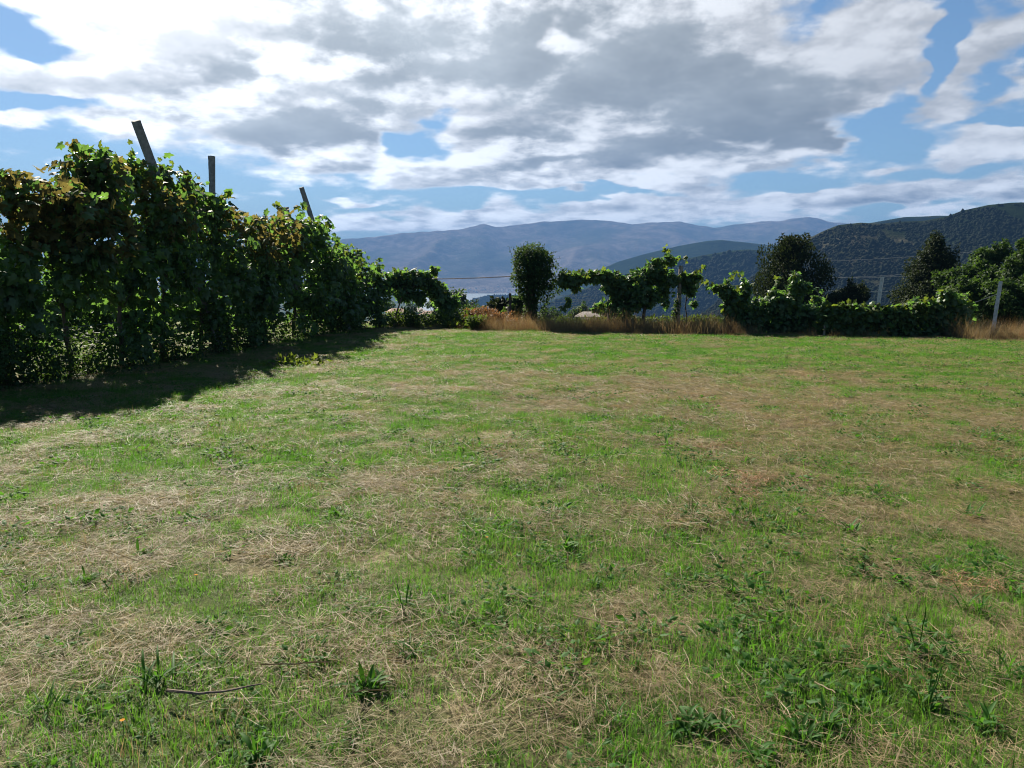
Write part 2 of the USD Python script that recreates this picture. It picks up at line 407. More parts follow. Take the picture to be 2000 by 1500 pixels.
def ground_z(x, y):
    x, y = np.asarray(x, float), np.asarray(y, float)
    s = np.maximum(past_edge(x, y), 0)
    d = np.hypot(x, y)
    p = np.stack([x * 0.35, y * 0.35, 0 * x], -1)
    near = (meshkit.noise(p, 3) - 0.5) * 0.05 + (meshkit.noise(p * 4.1, 4) - 0.5) * 0.022
    fall = -0.085 * s * s / (s + 4.0)
    steep = np.clip((d - 900) / 900, 0, 1)
    fall = fall * (1 - steep) + steep * -157.0
    return near + np.maximum(fall, -157.0)


def ground_mat():
    g = Graph()
    pos = g.add("geometry") + ".position"
    n1 = g.noise(pos, 1.1, 6.0, 0.6)
    n2 = g.noise(pos, 38.0, 5.0, 0.7)
    n3 = g.noise(pos, 9.0, 4.0, 0.6)
    straw = g.ramp(n2, [(0.28, (0.065, 0.050, 0.028)), (0.5, (0.17, 0.138, 0.078)), (0.72, (0.34, 0.285, 0.17))])
    green = g.ramp(n2, [(0.3, (0.026, 0.036, 0.012)), (0.6, (0.065, 0.085, 0.024)), (0.8, (0.15, 0.15, 0.055))])
    c = g.mix(g.rng(g.m("multiply_add", n3, 0.5, n1), 0.55, 0.85), straw, green)
    h = g.noise(pos, 60.0, 5.0, 0.7)
    bp = g.add("bump", height=h, strength=0.8, distance=0.02) + ".normal"
    return g.material("meadow_ground", g.add("principled_bsdf", base_color=c, roughness=0.95, normal=bp, specular_ior_level=0.1) + ".BSDF")


def wooded_mat(name, rock, wood, heath, scale, lo=0.45, hi=0.58, bump=1.0, bdist=12.0):
    g = Graph()
    pos = g.add("geometry") + ".position"
    n1 = g.noise(pos, scale, 7.0, 0.62)
    n2 = g.noise(pos, scale * 7, 6.0, 0.7)
    c = g.mix(g.rng(n1, lo, hi), wood, g.mix(g.rng(n2, 0.4, 0.65), heath, rock))
    c = g.mix(1.0, c, g.ramp(n2, [(0.25, (0.6,) * 3), (0.75, (1.3,) * 3)]), "multiply")
    bp = g.add("bump", height=g.noise(pos, scale * 11, 6.0, 0.72), strength=bump, distance=bdist) + ".normal"
    return g.material(name, g.add("principled_bsdf", base_color=c, roughness=1.0, normal=bp, specular_ior_level=0.0) + ".BSDF")


R = np.concatenate([[0.4], np.geomspace(1.0, 42, 150), np.geomspace(44, 13000, 110)])
NEAR = 151
A = np.unique(np.concatenate([np.radians(np.arange(-48, 48.01, 0.4)), np.radians(np.arange(48, 312, 3.0))]))
rr, aa = np.meshgrid(R, A, indexing="ij")
gx, gy = rr * np.sin(aa), rr * np.cos(aa)
gz = ground_z(gx, gy)


def grid_faces(i0, i1, na, wrap):
    i, j = np.meshgrid(np.arange(i0, i1), np.arange(na if wrap else na - 1), indexing="ij")
    a, b = i * na + j, i * na + (j + 1) % na
    return np.stack([a, b, b + na, a + na], -1).reshape(-1, 4)[:, ::-1]


GV = np.stack([gx, gy, gz], -1).reshape(-1, 3)
na = len(A)
m_v = GV[: (NEAR + 1) * na]
centre = np.array([[0, 0, float(ground_z(0, 0))]])
mf = grid_faces(0, NEAR, na, True)
mf = np.vstack([mf[:, [0, 1, 2]], mf[:, [0, 2, 3]], [[len(m_v), (k + 1) % na, k] for k in range(na)]])
tag(obj("meadow", (np.vstack([m_v, centre]), mf), ground_mat(), smooth=True), kind="structure")
vf = grid_faces(0, len(R) - 1 - NEAR, na, True)
M["slope"] = wooded_mat("valley_slope", (0.16, 0.14, 0.09), (0.030, 0.045, 0.016), (0.09, 0.10, 0.035), 0.012, bdist=2.0)
tag(obj("valley_ground", (GV[NEAR * na:], vf), M["slope"], smooth=True), kind="structure")

# the lake
g = Graph()
bp = g.add("bump", height=g.noise(g.add("geometry") + ".position", 0.05, 5.0), strength=0.25, distance=1.0) + ".normal"
M["water"] = g.material("lake_water", g.add("principled_bsdf", base_color=(0.12, 0.15, 0.17), roughness=0.42, normal=bp, ior=1.33) + ".BSDF")
lr, la = np.meshgrid(np.linspace(1500, 9000, 24), np.radians(np.linspace(-7, 30, 40)), indexing="ij")
tag(obj("lake", (np.stack([lr * np.sin(la), lr * np.cos(la), np.full_like(lr, -150.0)], -1).reshape(-1, 3), grid_faces(0, 23, 40, False)), M["water"], smooth=True), kind="structure")


# ------------------------------------------------------------------ mountains
def ridge(name, sky_line, dist, wf, wb, mat, step, seed, spur, rough, base=-158.0, nv=60, power=1.25, spur_len=900.0):
    xs = np.array([p[0] for p in sky_line], float); ys = np.array([p[1] for p in sky_line], float)
    px = np.arange(xs[0], xs[-1] + 0.1, step)
    py = np.interp(px, xs, ys)
    top = np.array([at_depth(a, b, dist)[2] for a, b in zip(px, py)])
    k = np.column_stack([px * dist / F / 160.0, 0 * px, 0 * px])
    top = top + (meshkit.fbm(k, 5) - 0.5) * rough if hasattr(meshkit, "fbm") else top
    tan = (px - 1000) / F / CP * 1.0
    v = np.concatenate([np.linspace(-1, 0, nv), np.linspace(0, 1, 12)[1:]])
    pr = np.where(v < 0, (1 - np.abs(v)) ** power, (1 - np.abs(v)) ** 1.0)
    Y = dist + np.where(v < 0, v * wf, v * wb)
    yy = np.repeat(Y[:, None], len(px), 1)
    xx = tan[None] * yy
    z = base + (top[None] - base) * pr[:, None]
    e = (np.clip(-v, 0, 1) * (1 - np.clip(-v, 0, 1)) * 4)[:, None]
    q = np.stack([xx / spur_len, yy / (spur_len * 2.2), 0 * xx + seed], -1)
    q2 = np.stack([xx / 220, yy / 260, 0 * xx + seed + 9], -1)
    rid = 1 - np.abs(2 * meshkit.fbm(q, 4) - 1) * 2
    z = z + e * ((rid - 0.5) * spur + (meshkit.fbm(q2, 4) - 0.5) * spur * 0.35)
    z = np.minimum(z, EYE + (top[None] - EYE) * 1.0 * yy / dist + 0 * z) if False else z
    V = np.stack([xx, yy, z], -1).reshape(-1, 3)
    f = grid_faces(0, len(v) - 1, len(px), False)
    p = obj(name, (V, f), mat, smooth=True)
    tag(p, kind="structure")
    return xx, yy, z


M["far_rock"] = wooded_mat("mountain_heath", (0.155, 0.13, 0.118), (0.068, 0.070, 0.055), (0.12, 0.102, 0.092), 0.0011, 0.36, 0.55, bdist=40.0)
M["mid_wood"] = wooded_mat("ridge_woods", (0.09, 0.08, 0.06), (0.016, 0.025, 0.014), (0.036, 0.042, 0.022), 0.003, 0.50, 0.66, bdist=18.0)
M["hill_wood"] = wooded_mat("hill_woods", (0.06, 0.054, 0.042), (0.011, 0.018, 0.010), (0.026, 0.029, 0.017), 0.004, 0.52, 0.64, bdist=10.0)  # ground darkened too, cloud shadow put into the colour
far = ridge("far_mountain", [(-900, 560), (-300, 540), (200, 500), (500, 478), (650, 470), (720, 464), (830, 452), (900, 449), (930, 441), (945, 438), (970, 443), (1000, 440), (1060, 433), (1110, 431), (1160, 430),
                             (1230, 437), (1290, 434), (1320, 433), (1345, 440), (1385, 445), (1420, 439), (1475, 432), (1500, 433), (1540, 426), (1555, 423), (1580, 427), (1610, 434), (1700, 440), (1900, 450), (2300, 430), (2900, 470)],
            9000, 3100, 3000, M["far_rock"], 7, 1, 150, 26, nv=70, spur_len=1300.0)
ridge("blue_ridge", [(1040, 575), (1120, 545), (1200, 512), (1260, 494), (1320, 480), (1370, 471), (1400, 469), (1440, 473), (1490, 480), (1520, 475), (1560, 470), (1700, 455), (2000, 450), (2500, 470)],
      3300, 900, 1200, M["mid_wood"], 8, 2, 40, 9, spur_len=450.0)
near_ridge = ridge("wooded_ridge", [(1010, 612), (1080, 588), (1150, 560), (1220, 536), (1300, 512), (1360, 499), (1410, 491), (1450, 488), (1500, 492), (1560, 500), (1640, 520), (1750, 530), (2100, 540)],
                   1750, 560, 600, M["mid_wood"], 8, 3, 26, 5, spur_len=260.0)
ridge("back_hill", [(1500, 500), (1600, 455), (1660, 440), (1700, 432), (1740, 425), (1800, 422), (1840, 422), (1880, 425), (2000, 430), (2600, 440)], 1900, 500, 600, M["hill_wood"], 8, 5, 24, 5, spur_len=300.0)
hill = ridge("wooded_hill", [(1330, 640), (1400, 585), (1460, 540), (1520, 494), (1560, 466), (1590, 450), (1620, 438), (1660, 434), (1700, 437), (1740, 433), (1780, 432), (1820, 424), (1850, 412), (1900, 401), (1950, 397), (2000, 395), (2200, 380), (2700, 400), (3300, 440)],
             900, 500, 450, M["hill_wood"], 8, 4, 30, 4, nv=70, spur_len=170.0, base=-92.0)
headland = ridge("lake_headland", [(912, 592), (925, 585), (940, 580), (965, 576), (1000, 577), (1040, 574), (1100, 575), (1200, 580)], 3650, 260, 200, M["mid_wood"], 5, 7, 6, 6, nv=16, base=-151.0, power=0.6)

# woods on the hills: one mass of crowns
rng = np.random.default_rng(11)


def crown_blob(rng, tall):
    m = trimesh.creation.icosphere(2)
    v = np.array(m.vertices)
    n = meshkit.fbm(v * 2.3 + rng.random(3) * 50, 3)
    v = v * (0.72 + 0.55 * n)[:, None]
    v[:, 2] = v[:, 2] * tall
    if tall > 1.2:
        s = np.clip(1.0 - (v[:, 2] / tall) * 0.5, 0.25, 1.3); v[:, :2] *= s[:, None]
    return v, np.array(m.faces)


def crown_mat(name, stops):
    g = Graph()
    geo = g.add("geometry")
    c = g.ramp(g.add("object_info") + ".random", stops)
    n = g.noise(geo + ".position", 0.8, 5.0, 0.7)
    c = g.mix(1.0, c, g.ramp(n, [(0.3, (0.5,) * 3), (0.7, (1.4,) * 3)]), "multiply")
    bp = g.add("bump", height=n, strength=0.5, distance=1.0) + ".normal"
    return g.material(name, g.add("principled_bsdf", base_color=c, roughness=1.0, normal=bp, specular_ior_level=0.05) + ".BSDF")


M["crowns"] = crown_mat("far_crowns", [(0.0, (0.007, 0.012, 0.009)), (0.6, (0.010, 0.016, 0.010)), (1.0, (0.015, 0.020, 0.012))])  # darker than real foliage: stands in for cloud shadow over the hill
protos = [("tree_crown", *[crown_blob(rng, t), M["crowns"], True]) for t in (0.95, 1.1, 1.8, 0.85)]


def woods(name, label, grid, n, size, seed, rows=(0.05, 1.0), thin=0.42):
    rng = np.random.default_rng(seed)
    xx, yy, zz = grid
    nr = xx.shape[0]
    i = rng.random(n) * (nr - 13) * (rows[1] - rows[0]) + rows[0] * (nr - 13)
    j = rng.random(n) * (xx.shape[1] - 2)
    i0, j0 = i.astype(int), j.astype(int)
    a, b = (i - i0), (j - j0)
    lerp = lambda q: (q[i0, j0] * (1 - a) + q[i0 + 1, j0] * a) * (1 - b) + (q[i0, j0 + 1] * (1 - a) + q[i0 + 1, j0 + 1] * a) * b
    x, y, z = lerp(xx), lerp(yy), lerp(zz)
    keep = meshkit.fbm(np.stack([x / 70, y / 70, 0 * x + seed], -1), 4) > thin
    x, y, z = x[keep], y[keep], z[keep]
    n = len(x)
    s = size * rng.uniform(0.5, 1.1, n) * (0.75 + 0.9 * rng.random(n) ** 4)
    scatter(name, protos, np.stack([x, y, z + 0.3 * s], -1), rng.random(n) * 6.28, s, rng.choice(4, n, p=[.4, .3, .15, .15]), label=label, category="woods")


woods("hill_woods", "dark woodland covering the big hill at the right", hill, 80000, 1.55, 21, thin=0.3)
woods("ridge_woods", "woodland on the lower blue ridge in the middle distance", near_ridge, 22000, 3.6, 22, thin=0.33)

woods("headland_woods", "trees covering the low headland that juts into the lake", headland, 2600, 4.5, 23, thin=0.3)

# ------------------------------------------------------------------ haze
g = Graph()
hz = g.add("principled_volume", color=(0.088, 0.20, 0.42), density=1.2e-4, anisotropy=0.1) + ".volume"
M["haze"] = g.material("haze_air", volume=hz)
hb = trimesh.creation.box([30000, 30000, 760 + 170])
hb.apply_translation([0, 0, (760 - 170) / 2])
tag(obj("haze", hb, M["haze"]), kind="stuff")


# ------------------------------------------------------------------ grape vines of the tall left row
def rod(a, b, ra, rb, square=False):
    v, f = tube(np.array([a, (np.asarray(a) + b) / 2, b], float), [ra, (ra + rb) / 2, rb], 4 if square else 8)
    return v, f


def stone_post(name, label, base, top, r, mat, group=None, square=True):
    rng = np.random.default_rng(int(abs(base[0] * 1000 + base[1] * 77)) + 5)
    n = 9
    pts = wobble(np.asarray(base) - [0, 0, 0.25], top, n, 0.004, rng)
    v, f = tube(pts, r * rng.uniform(0.93, 1.07, n), 4 if square else 9)
    p = obj(name, (v, f), mat, smooth=None if square else 40)
    return tag(p, label, "post", group)


ROW = np.array([(-9.4, 4.0), (-8.6, 7.0), (-8.0, 9.0), (-7.1, 12.0), (-6.6, 14.5), (-5.9, 17.0), (-5.2, 20.0), (-4.7, 22.0)])
TOP = np.array([(-900, 330), (-300, 320), (0, 325), (40, 327), (75, 352), (142, 374), (152, 300), (200, 288), (270, 305), (330, 320), (372, 355), (395, 385), (450, 402), (497, 415), (508, 478), (520, 440), (555, 412), (600, 432), (640, 492), (700, 505)], float)


def row_x(y):
    return np.interp(y, ROW[:, 1], ROW[:, 0])


def to_px(p):
    p = np.asarray(p, float) - [0, 0, EYE]
    f = p[..., 1] * CP - p[..., 2] * SP
    u = p[..., 1] * SP + p[..., 2] * CP
    return 1000 + F * p[..., 0] / f, 750 - F * u / f


def top_z(x, y):
    px = 1000 + F * x / y
    for _ in range(3):
        py = np.interp(px, TOP[:, 0], TOP[:, 1])
        z = at_depth(px, py, y)[2]
        px = to_px([x, y, z])[0]
    return float(z)


def build_vine(name, label, base, blobs, n, seed, trunk_to, leaf=0.125, red=None, singles=0, group=None, yellow_top=0.3, shoots=8, trunk_r=0.045, arms=True, tmpl=VLEAF):
    """One vine: trunk, arms, a mass of leaves, and the leaves at its surface that can be told apart."""
    rng = np.random.default_rng(seed)
    t = thing(name, label, "grape vine", base, group)
    base = np.asarray(base, float)
    blobs = np.array(blobs, float)
    blobs[:, :3] -= base
    tr = np.asarray(trunk_to, float) - base
    tp = wobble([0, 0, -0.1], tr, 9, 0.025, rng)
    obj("trunk", tube(tp, np.linspace(trunk_r, trunk_r * 0.6, 9), 7), M["bark"], t, smooth=50)
    if arms:
        k = rng.choice(len(blobs), min(5, len(blobs)), replace=False)
        for i in k:
            obj("cane", tube(wobble(tp[rng.integers(5, 9)], blobs[i, :3], 7, 0.03, rng), np.linspace(0.016, 0.006, 7), 5), M["bark"], t, smooth=50)
    pos, tip, nrm = leaf_frames(rng, blobs, n)
    # shoots with leaves that leave the outline
    for _ in range(shoots):
        b = blobs[rng.integers(len(blobs))]
        d = unit(np.array([rng.normal(0, 1), rng.normal(0, 0.6), abs(rng.normal(0.5, 0.6))]))
        a = b[:3] + d * b[3:] * 0.85
        L = rng.uniform(0.15, 0.6)
        m = int(L * 26)
        s = np.linspace(0, 1, m)[:, None]
        c = a + d * L * s + np.array([0, 0, -0.35]) * L * s * s
        pos = np.vstack([pos, c + rng.normal(0, 0.035, (m, 3))]); tip = np.vstack([tip, rng.normal(0, 0.6, (m, 3)) + [0, 0, -0.5]]); nrm = np.vstack([nrm, rng.normal(0, 0.5, (m, 3)) + [0, -0.3, 0.5]])
    keep = pos[:, 2] > 0.05
    pos, tip, nrm = pos[keep], tip[keep], nrm[keep]
    size = leaf * rng.uniform(0.42, 1.28, len(pos))
    w = pos + base
    u = rng.random(len(pos))
    tone = np.zeros(len(pos), int)
    zmax = blobs[:, 2].max() + 0.3
    high = np.clip((pos[:, 2] - zmax + 1.3) / 1.3, 0, 1)
    tone[u < yellow_top * high + 0.04] = 1
    if red is not None:
        cx, cz, rad, am = red
        nz = meshkit.fbm(w * 1.3, 3)
        tone[(np.hypot(w[:, 1] - cx, w[:, 2] - cz) < rad * (0.5 + nz)) & (rng.random(len(pos)) < am)] = 2
    single = np.zeros(len(pos), bool)
    if singles:
        toward = unit(np.array([0, 0, EYE]) - w)
        outer = pos @ unit(np.array([[-base[0], -base[1], 0.4]]))[0] + high * 0.8 + rng.normal(0, 0.15, len(pos))
        single[np.argsort(-outer)[:singles * 2][rng.permutation(singles * 2)[:singles]]] = True
    names = ("foliage", "yellowing_foliage", "red_foliage")
    mats = (M["vine"], M["vine_yellow"], M["vine_red"])
    for k in range(3):
        s = (tone == k) & ~single
        if s.sum():
            tag(obj(names[k], place_leaves(tmpl, pos[s], tip[s], nrm[s], size[s]), mats[k], t), kind="stuff")
        for i in np.nonzero((tone == k) & single)[0]:
            obj("leaf", place_leaves(tmpl, pos[i:i + 1], tip[i:i + 1], nrm[i:i + 1], size[i:i + 1] * 1.1), mats[k], t)
    return t


rng = np.random.default_rng(5)
ys = [4.6, 6.0, 7.4, 8.7, 9.9, 11.0, 12.1, 13.2, 14.3, 15.4, 16.5, 17.7, 18.9, 20.1, 21.3]
vine_labels = {
    9.9: "dark vine at the left edge of the photo with green curtain of leaves",
    11.0: "vine with arching red shoots near the left picture edge",
    12.1: "vine with red and orange leaves along its top, second hump from the left edge",
    13.2: "tallest leafy vine just left of the first leaning post",
    14.3: "vine round the foot of the tall leaning granite post at left",
    15.4: "vine right of the first leaning post, with shoots reaching right",
    16.5: "vine below the upright middle post of the left row",
    17.7: "vine with rusty crown right of the upright middle post",
    18.9: "vine with sunlit yellow gap beside it, left of the dark short post",
    20.1: "vine with bright green crown wrapped round the dark short post",
    21.3: "vine below the third leaning post, before the row drops",
}
row_blobs = []
for y in np.arange(4.0, 22.1, 0.16):
    x = row_x(y)
    zt = top_z(x, y) if y > 8.5 else 3.3
    for k in range(4):
        r = rng.uniform(0.16, 0.42)
        low = 0.02 + 0.3 * meshkit.noise(np.array([y * 1.7, 0.3, 0.2]), 8)
        if 9.8 < y < 13.0:
            low += 0.75 * (meshkit.noise(np.array([y * 2.6, 0.7, 0.2]), 12) > 0.5)
        z = rng.uniform(low + r, max(zt - r * 0.9, low + r + 0.1))
        if 18.0 < y < 18.7 and z < 1.9:
            continue
        row_blobs.append((x + rng.normal(0, 0.34), y + rng.uniform(-0.1, 0.1), z, r, r * 1.05, r * rng.uniform(0.9, 1.5)))
    # the crest
    r = rng.uniform(0.12, 0.28)
    row_blobs.append((x + rng.normal(0, 0.2), y, zt - r - abs(rng.normal(0, .12)), r, r, r))
row_blobs = np.array(row_blobs)
own = np.argmin(np.abs(row_blobs[:, 1:2] - np.array(ys)[None]), 1)
for i, y in enumerate(ys):
    x = float(row_x(y))
    near = y > 9
    red = None
    if 10.5 < y < 12.6:
        red = (y, 3.25, 1.4, 0.55)
    elif 16 < y < 18.3:
        red = (y + 0.1, 2.95, 1.0, 0.6)
    elif 12.6 < y < 15:
        red = (y - 0.3, 3.0, 0.8, 0.3)
    build_vine("grape_vine", vine_labels.get(y, {4.6: "vine of the left row nearest the camera, outside the left picture edge", 6.0: "second nearest vine of the left row, outside the picture", 7.4: "third nearest vine of the left row, outside the picture", 8.7: "vine of the left row just outside the left picture edge"}.get(y)), (x, y, float(ground_z(x, y))), row_blobs[own == i], 1850 if near else 1400, 100 + i,
               (x + rng.normal(0, 0.1), y + rng.normal(0, 0.15), 1.7), leaf=0.14, red=red, singles=90 if near else 0, group="vines of the tall row at the left", shoots=28, yellow_top=0.32)

# the arm of the row that droops to the right over the field edge
arm = [(660, 505, 23.0, .42, .5), (680, 545, 22.8, .5, .6), (700, 590, 22.6, .5, .5), (720, 540, 23.0, .4, .4), (735, 585, 22.8, .4, .45), (755, 555, 23.2, .35, .35), (775, 545, 23.4, .33, .3), (800, 545, 23.6, .33, .33),
       (790, 570, 23.4, .3, .3), (825, 545, 23.6, .3, .28), (845, 560, 23.8, .3, .3), (860, 575, 23.8, .3, .32), (870, 600, 23.8, .26, .3), (848, 528, 23.8, .12, .16), (650, 600, 22.4, .5, .5), (690, 500, 23, .3, .3), (740, 625, 22.6, .28, .2), (680, 625, 22.4, .5, .25), (820, 580, 23.4, .2, .25), (885, 590, 24, .2, .25)]
ab = [(*at_depth(px, py, d), r, r, rz) for px, py, d, r, rz in arm]
a_base = on_ground(690, 643)
left_ab = [b for b in ab if b[0] < at_depth(757, 600, 23)[0]]
right_ab = [b for b in ab if b[0] >= at_depth(757, 600, 23)[0]]
build_vine("grape_vine", "end vine of the left row, stepping down to the field edge", a_base, left_ab, 3400, 150, a_base + [0.1, 0.3, 1.3], leaf=0.13, singles=60, group="vines of the tall row at the left", shoots=8)
b2 = on_ground(765, 641)
build_vine("grape_vine", "last low vine of the left row, drooping over the white house", b2, right_ab, 2500, 151, at_depth(790, 560, 23.4), leaf=0.13, singles=60, group="vines of the tall row at the left", shoots=9, trunk_r=0.03)

# a second row further left, seen through the gaps
for i, y in enumerate([13.5, 15.5, 17.5, 19.5, 21.5]):
    x = float(row_x(y)) - 6.3
    bl = [(x + rng.normal(0, .3), y + rng.uniform(-1.1, 1.1), rng.uniform(0.2, 1.9), .42, .42, .45) for _ in range(24)]
    build_vine("grape_vine", "low sunlit vine of the second row, glimpsed through the gaps under the left row", (x, y, 0), bl, 2400, 170 + i, (x, y, 1.4), leaf=0.14, group="sunlit vines behind the left row", shoots=4)

# posts of the left row
stone_post("vine_post", "tall granite post leaning left above the highest vine of the left row", on_ground(440, 684), at_depth(265, 235, 14.0), 0.085, M["post"], "granite posts of the left row")
stone_post("vine_post", "upright dark granite post in the middle of the left row", on_ground(418, 684), at_depth(412, 305, 16.0), 0.068, M["post"], "granite posts of the left row")
stone_post("vine_post", "slender granite post leaning left, farthest of the three rising from the left row", on_ground(688, 645), at_depth(589, 365, 20.6), 0.066, M["post"], "granite posts of the left row")
stone_post("vine_post", "shorter dark post half hidden by leaves near the far end of the left row", on_ground(594, 654), at_depth(557, 405, 19.6), 0.095, M["post"], "granite posts of the left row")
stone_post("vine_post", "leaning dark wooden stake at the foot of the left row", on_ground(452, 680), on_ground(452, 680) + [-0.2, 0, 1.3], 0.05, M["wood_post"], "granite posts of the left row", square=False)
for k, z in enumerate((0.75, 1.5, 2.3)):
    yy = np.arange(4, 22.5, 1.5)
    tag(obj("trellis_wire", tube(np.column_stack([row_x(yy), yy, z + 0.02 * np.sin(yy * 2)]), 0.004, 5), M["wire"]), ("lowest", "middle", "upper")[k] + " trellis wire strung along the tall left row of vines", "wire")

# ------------------------------------------------------------------ the field edge
# ivy covered stump
iv = on_ground(1035, 645); D0 = iv[1] + 0.9
rng = np.random.default_rng(31)
t = thing("ivy_covered_stump", "tree stump wholly overgrown with ivy, round crown, standing alone at the field edge", "tree", at_depth(1035, 640, D0))
o = np.array(at_depth(1035, 640, D0))
obj("trunk", tube(wobble([0, 0, -0.3], at_depth(1040, 520, D0) - o, 8, 0.02, rng), np.linspace(0.2, 0.12, 8), 9), M["bark"], t, smooth=50)
cb = [(1040, 530, .5, .62), (1030, 515, .45, .5), (1052, 520, .42, .5), (1058, 548, .38, .42), (1022, 545, .36, .45), (1040, 565, .42, .42), (1040, 500, .35, .38), (1018, 500, .22, .3), (1062, 510, .26, .32), (1075, 548, .2, .25)]
bl = [(*(at_depth(px, py, D0 + rng.normal(0, .06)) - o), r, r, rz) for px, py, r, rz in cb]
stem = [(*(at_depth(px, py, D0) - o), .2, .2, .27) for px, py in ((1036, 585), (1036, 605), (1034, 622), (1033, 637))]
p_, t_, n_ = leaf_frames(rng, bl, 9000, droop=0.3, shell=0.2)
q_, s_, m_ = leaf_frames(rng, stem, 1800, droop=0.6, shell=0.15)
hang = [(*(at_depth(px, py, D0) - o), .10, .10, .16) for px, py in ((1068, 585), (1062, 600), (1060, 615), (1075, 575), (1090, 565), (1100, 530), (1085, 520))]
h1, h2, h3 = leaf_frames(rng, hang, 420, droop=0.6)
tag(obj("crown", place_leaves(SLEAF, p_, t_, n_, 0.085 * rng.uniform(.6, 1.2, len(p_))), M["ivy"], t), kind="stuff")
tag(obj("ivy", place_leaves(SLEAF, np.vstack([q_, h1]), np.vstack([s_, h2]), np.vstack([m_, h3]), 0.085 * rng.uniform(.6, 1.2, len(q_) + len(h1))), M["ivy"], t), kind="stuff")
for k in range(26):                               # upright shoots on top
    px = rng.uniform(1003, 1082)
    a = at_depth(px, 500 + abs(px - 1040) * 0.35, D0) - o + [0, rng.normal(0, .15), 0]
    b = a + [rng.normal(0.03, .1), rng.normal(0, .1), rng.uniform(.2, .5)]
    if k > 22:
        b = a + [rng.uniform(.4, .65), 0, rng.uniform(0.02, .2)]
    m = 16
    c = wobble(a, b, m, 0.006, rng)
    sh = obj("shoot", tube(c, 0.004, 4), M["bark"], t)
    tag(obj("leaves", place_leaves(SLEAF, c + rng.normal(0, .012, (m, 3)), rng.normal(0, .6, (m, 3)) + [0, 0, .4], rng.normal(0, .6, (m, 3)) + [0, 0, .3], 0.06 * rng.uniform(.6, 1.2, m)), M["ivy"], sh), kind="stuff")


def edge_vine(label, items, base_px, trunk_px, n, seed, leaf=0.13, singles=50, **kw):
    bl = [(*at_depth(px, py, d), r, r * 1.0, rz) for px, py, d, r, rz in items]
    d = items[0][2]
    b = at_depth(*base_px, d); b[2] = ground_z(b[0], b[1])
    return build_vine("grape_vine", label, b, bl, n, seed, at_depth(*trunk_px, d), leaf=leaf, singles=singles, group="vines along the far field edge", **kw)


DV = 22.0
edge_vine("vine with a long thin leafy arm along the wire right of the ivy stump",
          [(1105, 548, DV, .20, .22), (1120, 545, DV, .2, .2), (1140, 541, DV, .2, .17), (1160, 540, DV, .2, .16), (1180, 540, DV, .22, .18), (1200, 545, DV, .25, .22), (1125, 562, DV, .12, .14), (1190, 560, DV, .2, .2), (1205, 575, DV, .2, .22), (1100, 535, DV, .1, .08), (1168, 600, DV, .15, .13), (1195, 598, DV, .15, .2), (1110, 590, DV, .06, .18), (1100, 600, DV, .09, .07)],
          (1205, 640), (1195, 550), 1500, 201, arms=False, shoots=7, yellow_top=.45)
edge_vine("big bushy vine with dark twisted trunk, just left of the upright weathered post",
          [(1225, 560, DV, .3, .35), (1250, 545, DV, .35, .3), (1275, 530, DV, .3, .28), (1285, 512, DV, .22, .16), (1310, 508, DV, .16, .12), (1300, 545, DV, .3, .3), (1240, 585, DV, .3, .3), (1265, 580, DV, .3, .3), (1290, 570, DV, .25, .25), (1225, 600, DV, .25, .22), (1315, 548, DV, .2, .15), (1250, 570, DV - .3, .25, .3), (1300, 590, DV, .12, .12)],
          (1256, 640), (1258, 580), 2700, 202, shoots=9, yellow_top=.4, trunk_r=0.06)
edge_vine("small arm of vine leaves hanging right of the upright stone post",
          [(1340, 545, DV, .18, .14), (1352, 548, DV, .17, .16), (1360, 540, DV, .12, .08), (1350, 565, DV, .13, .16), (1356, 592, DV, .08, .07), (1335, 560, DV, .1, .1)],
          (1338, 640), (1338, 550), 800, 203, shoots=5, yellow_top=.5, singles=30, trunk_r=0.02)
DB = 20.6
edge_vine("bushy vine with pointed left tip in front of the dark evergreen tree",
          [(1405, 562, DB, .17, .1), (1420, 570, DB, .2, .2), (1440, 585, DB, .3, .3), (1455, 565, DB, .18, .16), (1445, 620, DB, .35, .35), (1480, 610, DB, .35, .4), (1425, 600, DB, .2, .25), (1470, 640, DB, .3, .2), (1418, 555, DB, .09, .1), (1453, 550, DB, .07, .07)],
          (1450, 655), (1450, 600), 2100, 204, shoots=8, yellow_top=.5)
edge_vine("tall bushy vine with a narrow upright tip, in front of the dark evergreen tree",
          [(1510, 590, DB, .3, .25), (1530, 600, DB, .35, .4), (1555, 570, DB, .2, .35), (1553, 540, DB, .1, .16), (1570, 560, DB, .14, .16), (1560, 620, DB, .4, .4), (1520, 630, DB, .35, .3), (1590, 610, DB, .3, .3), (1580, 640, DB, .3, .25), (1512, 572, DB, .13, .12), (1595, 582, DB, .12, .06), (1500, 645, DB, .3, .16)],
          (1550, 658), (1550, 600), 2900, 205, shoots=8, yellow_top=.4)
DR = 19.8
edge_vine("low trimmed vine hedge just left of the leaning stone post at right",
          [(px, 620 + rng.normal(0, 6), DR, .3, .28) for px in np.arange(1615, 1705, 14)] + [(px, 602, DR, .13, .1) for px in np.arange(1610, 1705, 12)] + [(px, 643, DR, .25, .16) for px in np.arange(1620, 1705, 16)],
          (1660, 660), (1660, 610), 2300, 206, shoots=7, yellow_top=.6)
edge_vine("low dark vine hedge with orange leaf tips, just right of the leaning stone post",
          [(px, 622 + rng.normal(0, 6), DR, .3, .3) for px in np.arange(1715, 1810, 14)] + [(px, 603, DR, .13, .1) for px in np.arange(1712, 1810, 12)] + [(px, 648, DR, .28, .16) for px in np.arange(1715, 1810, 16)],
          (1760, 662), (1760, 612), 2500, 207, shoots=6, yellow_top=.6, red=(DR, 2.0, 0.0, 0))
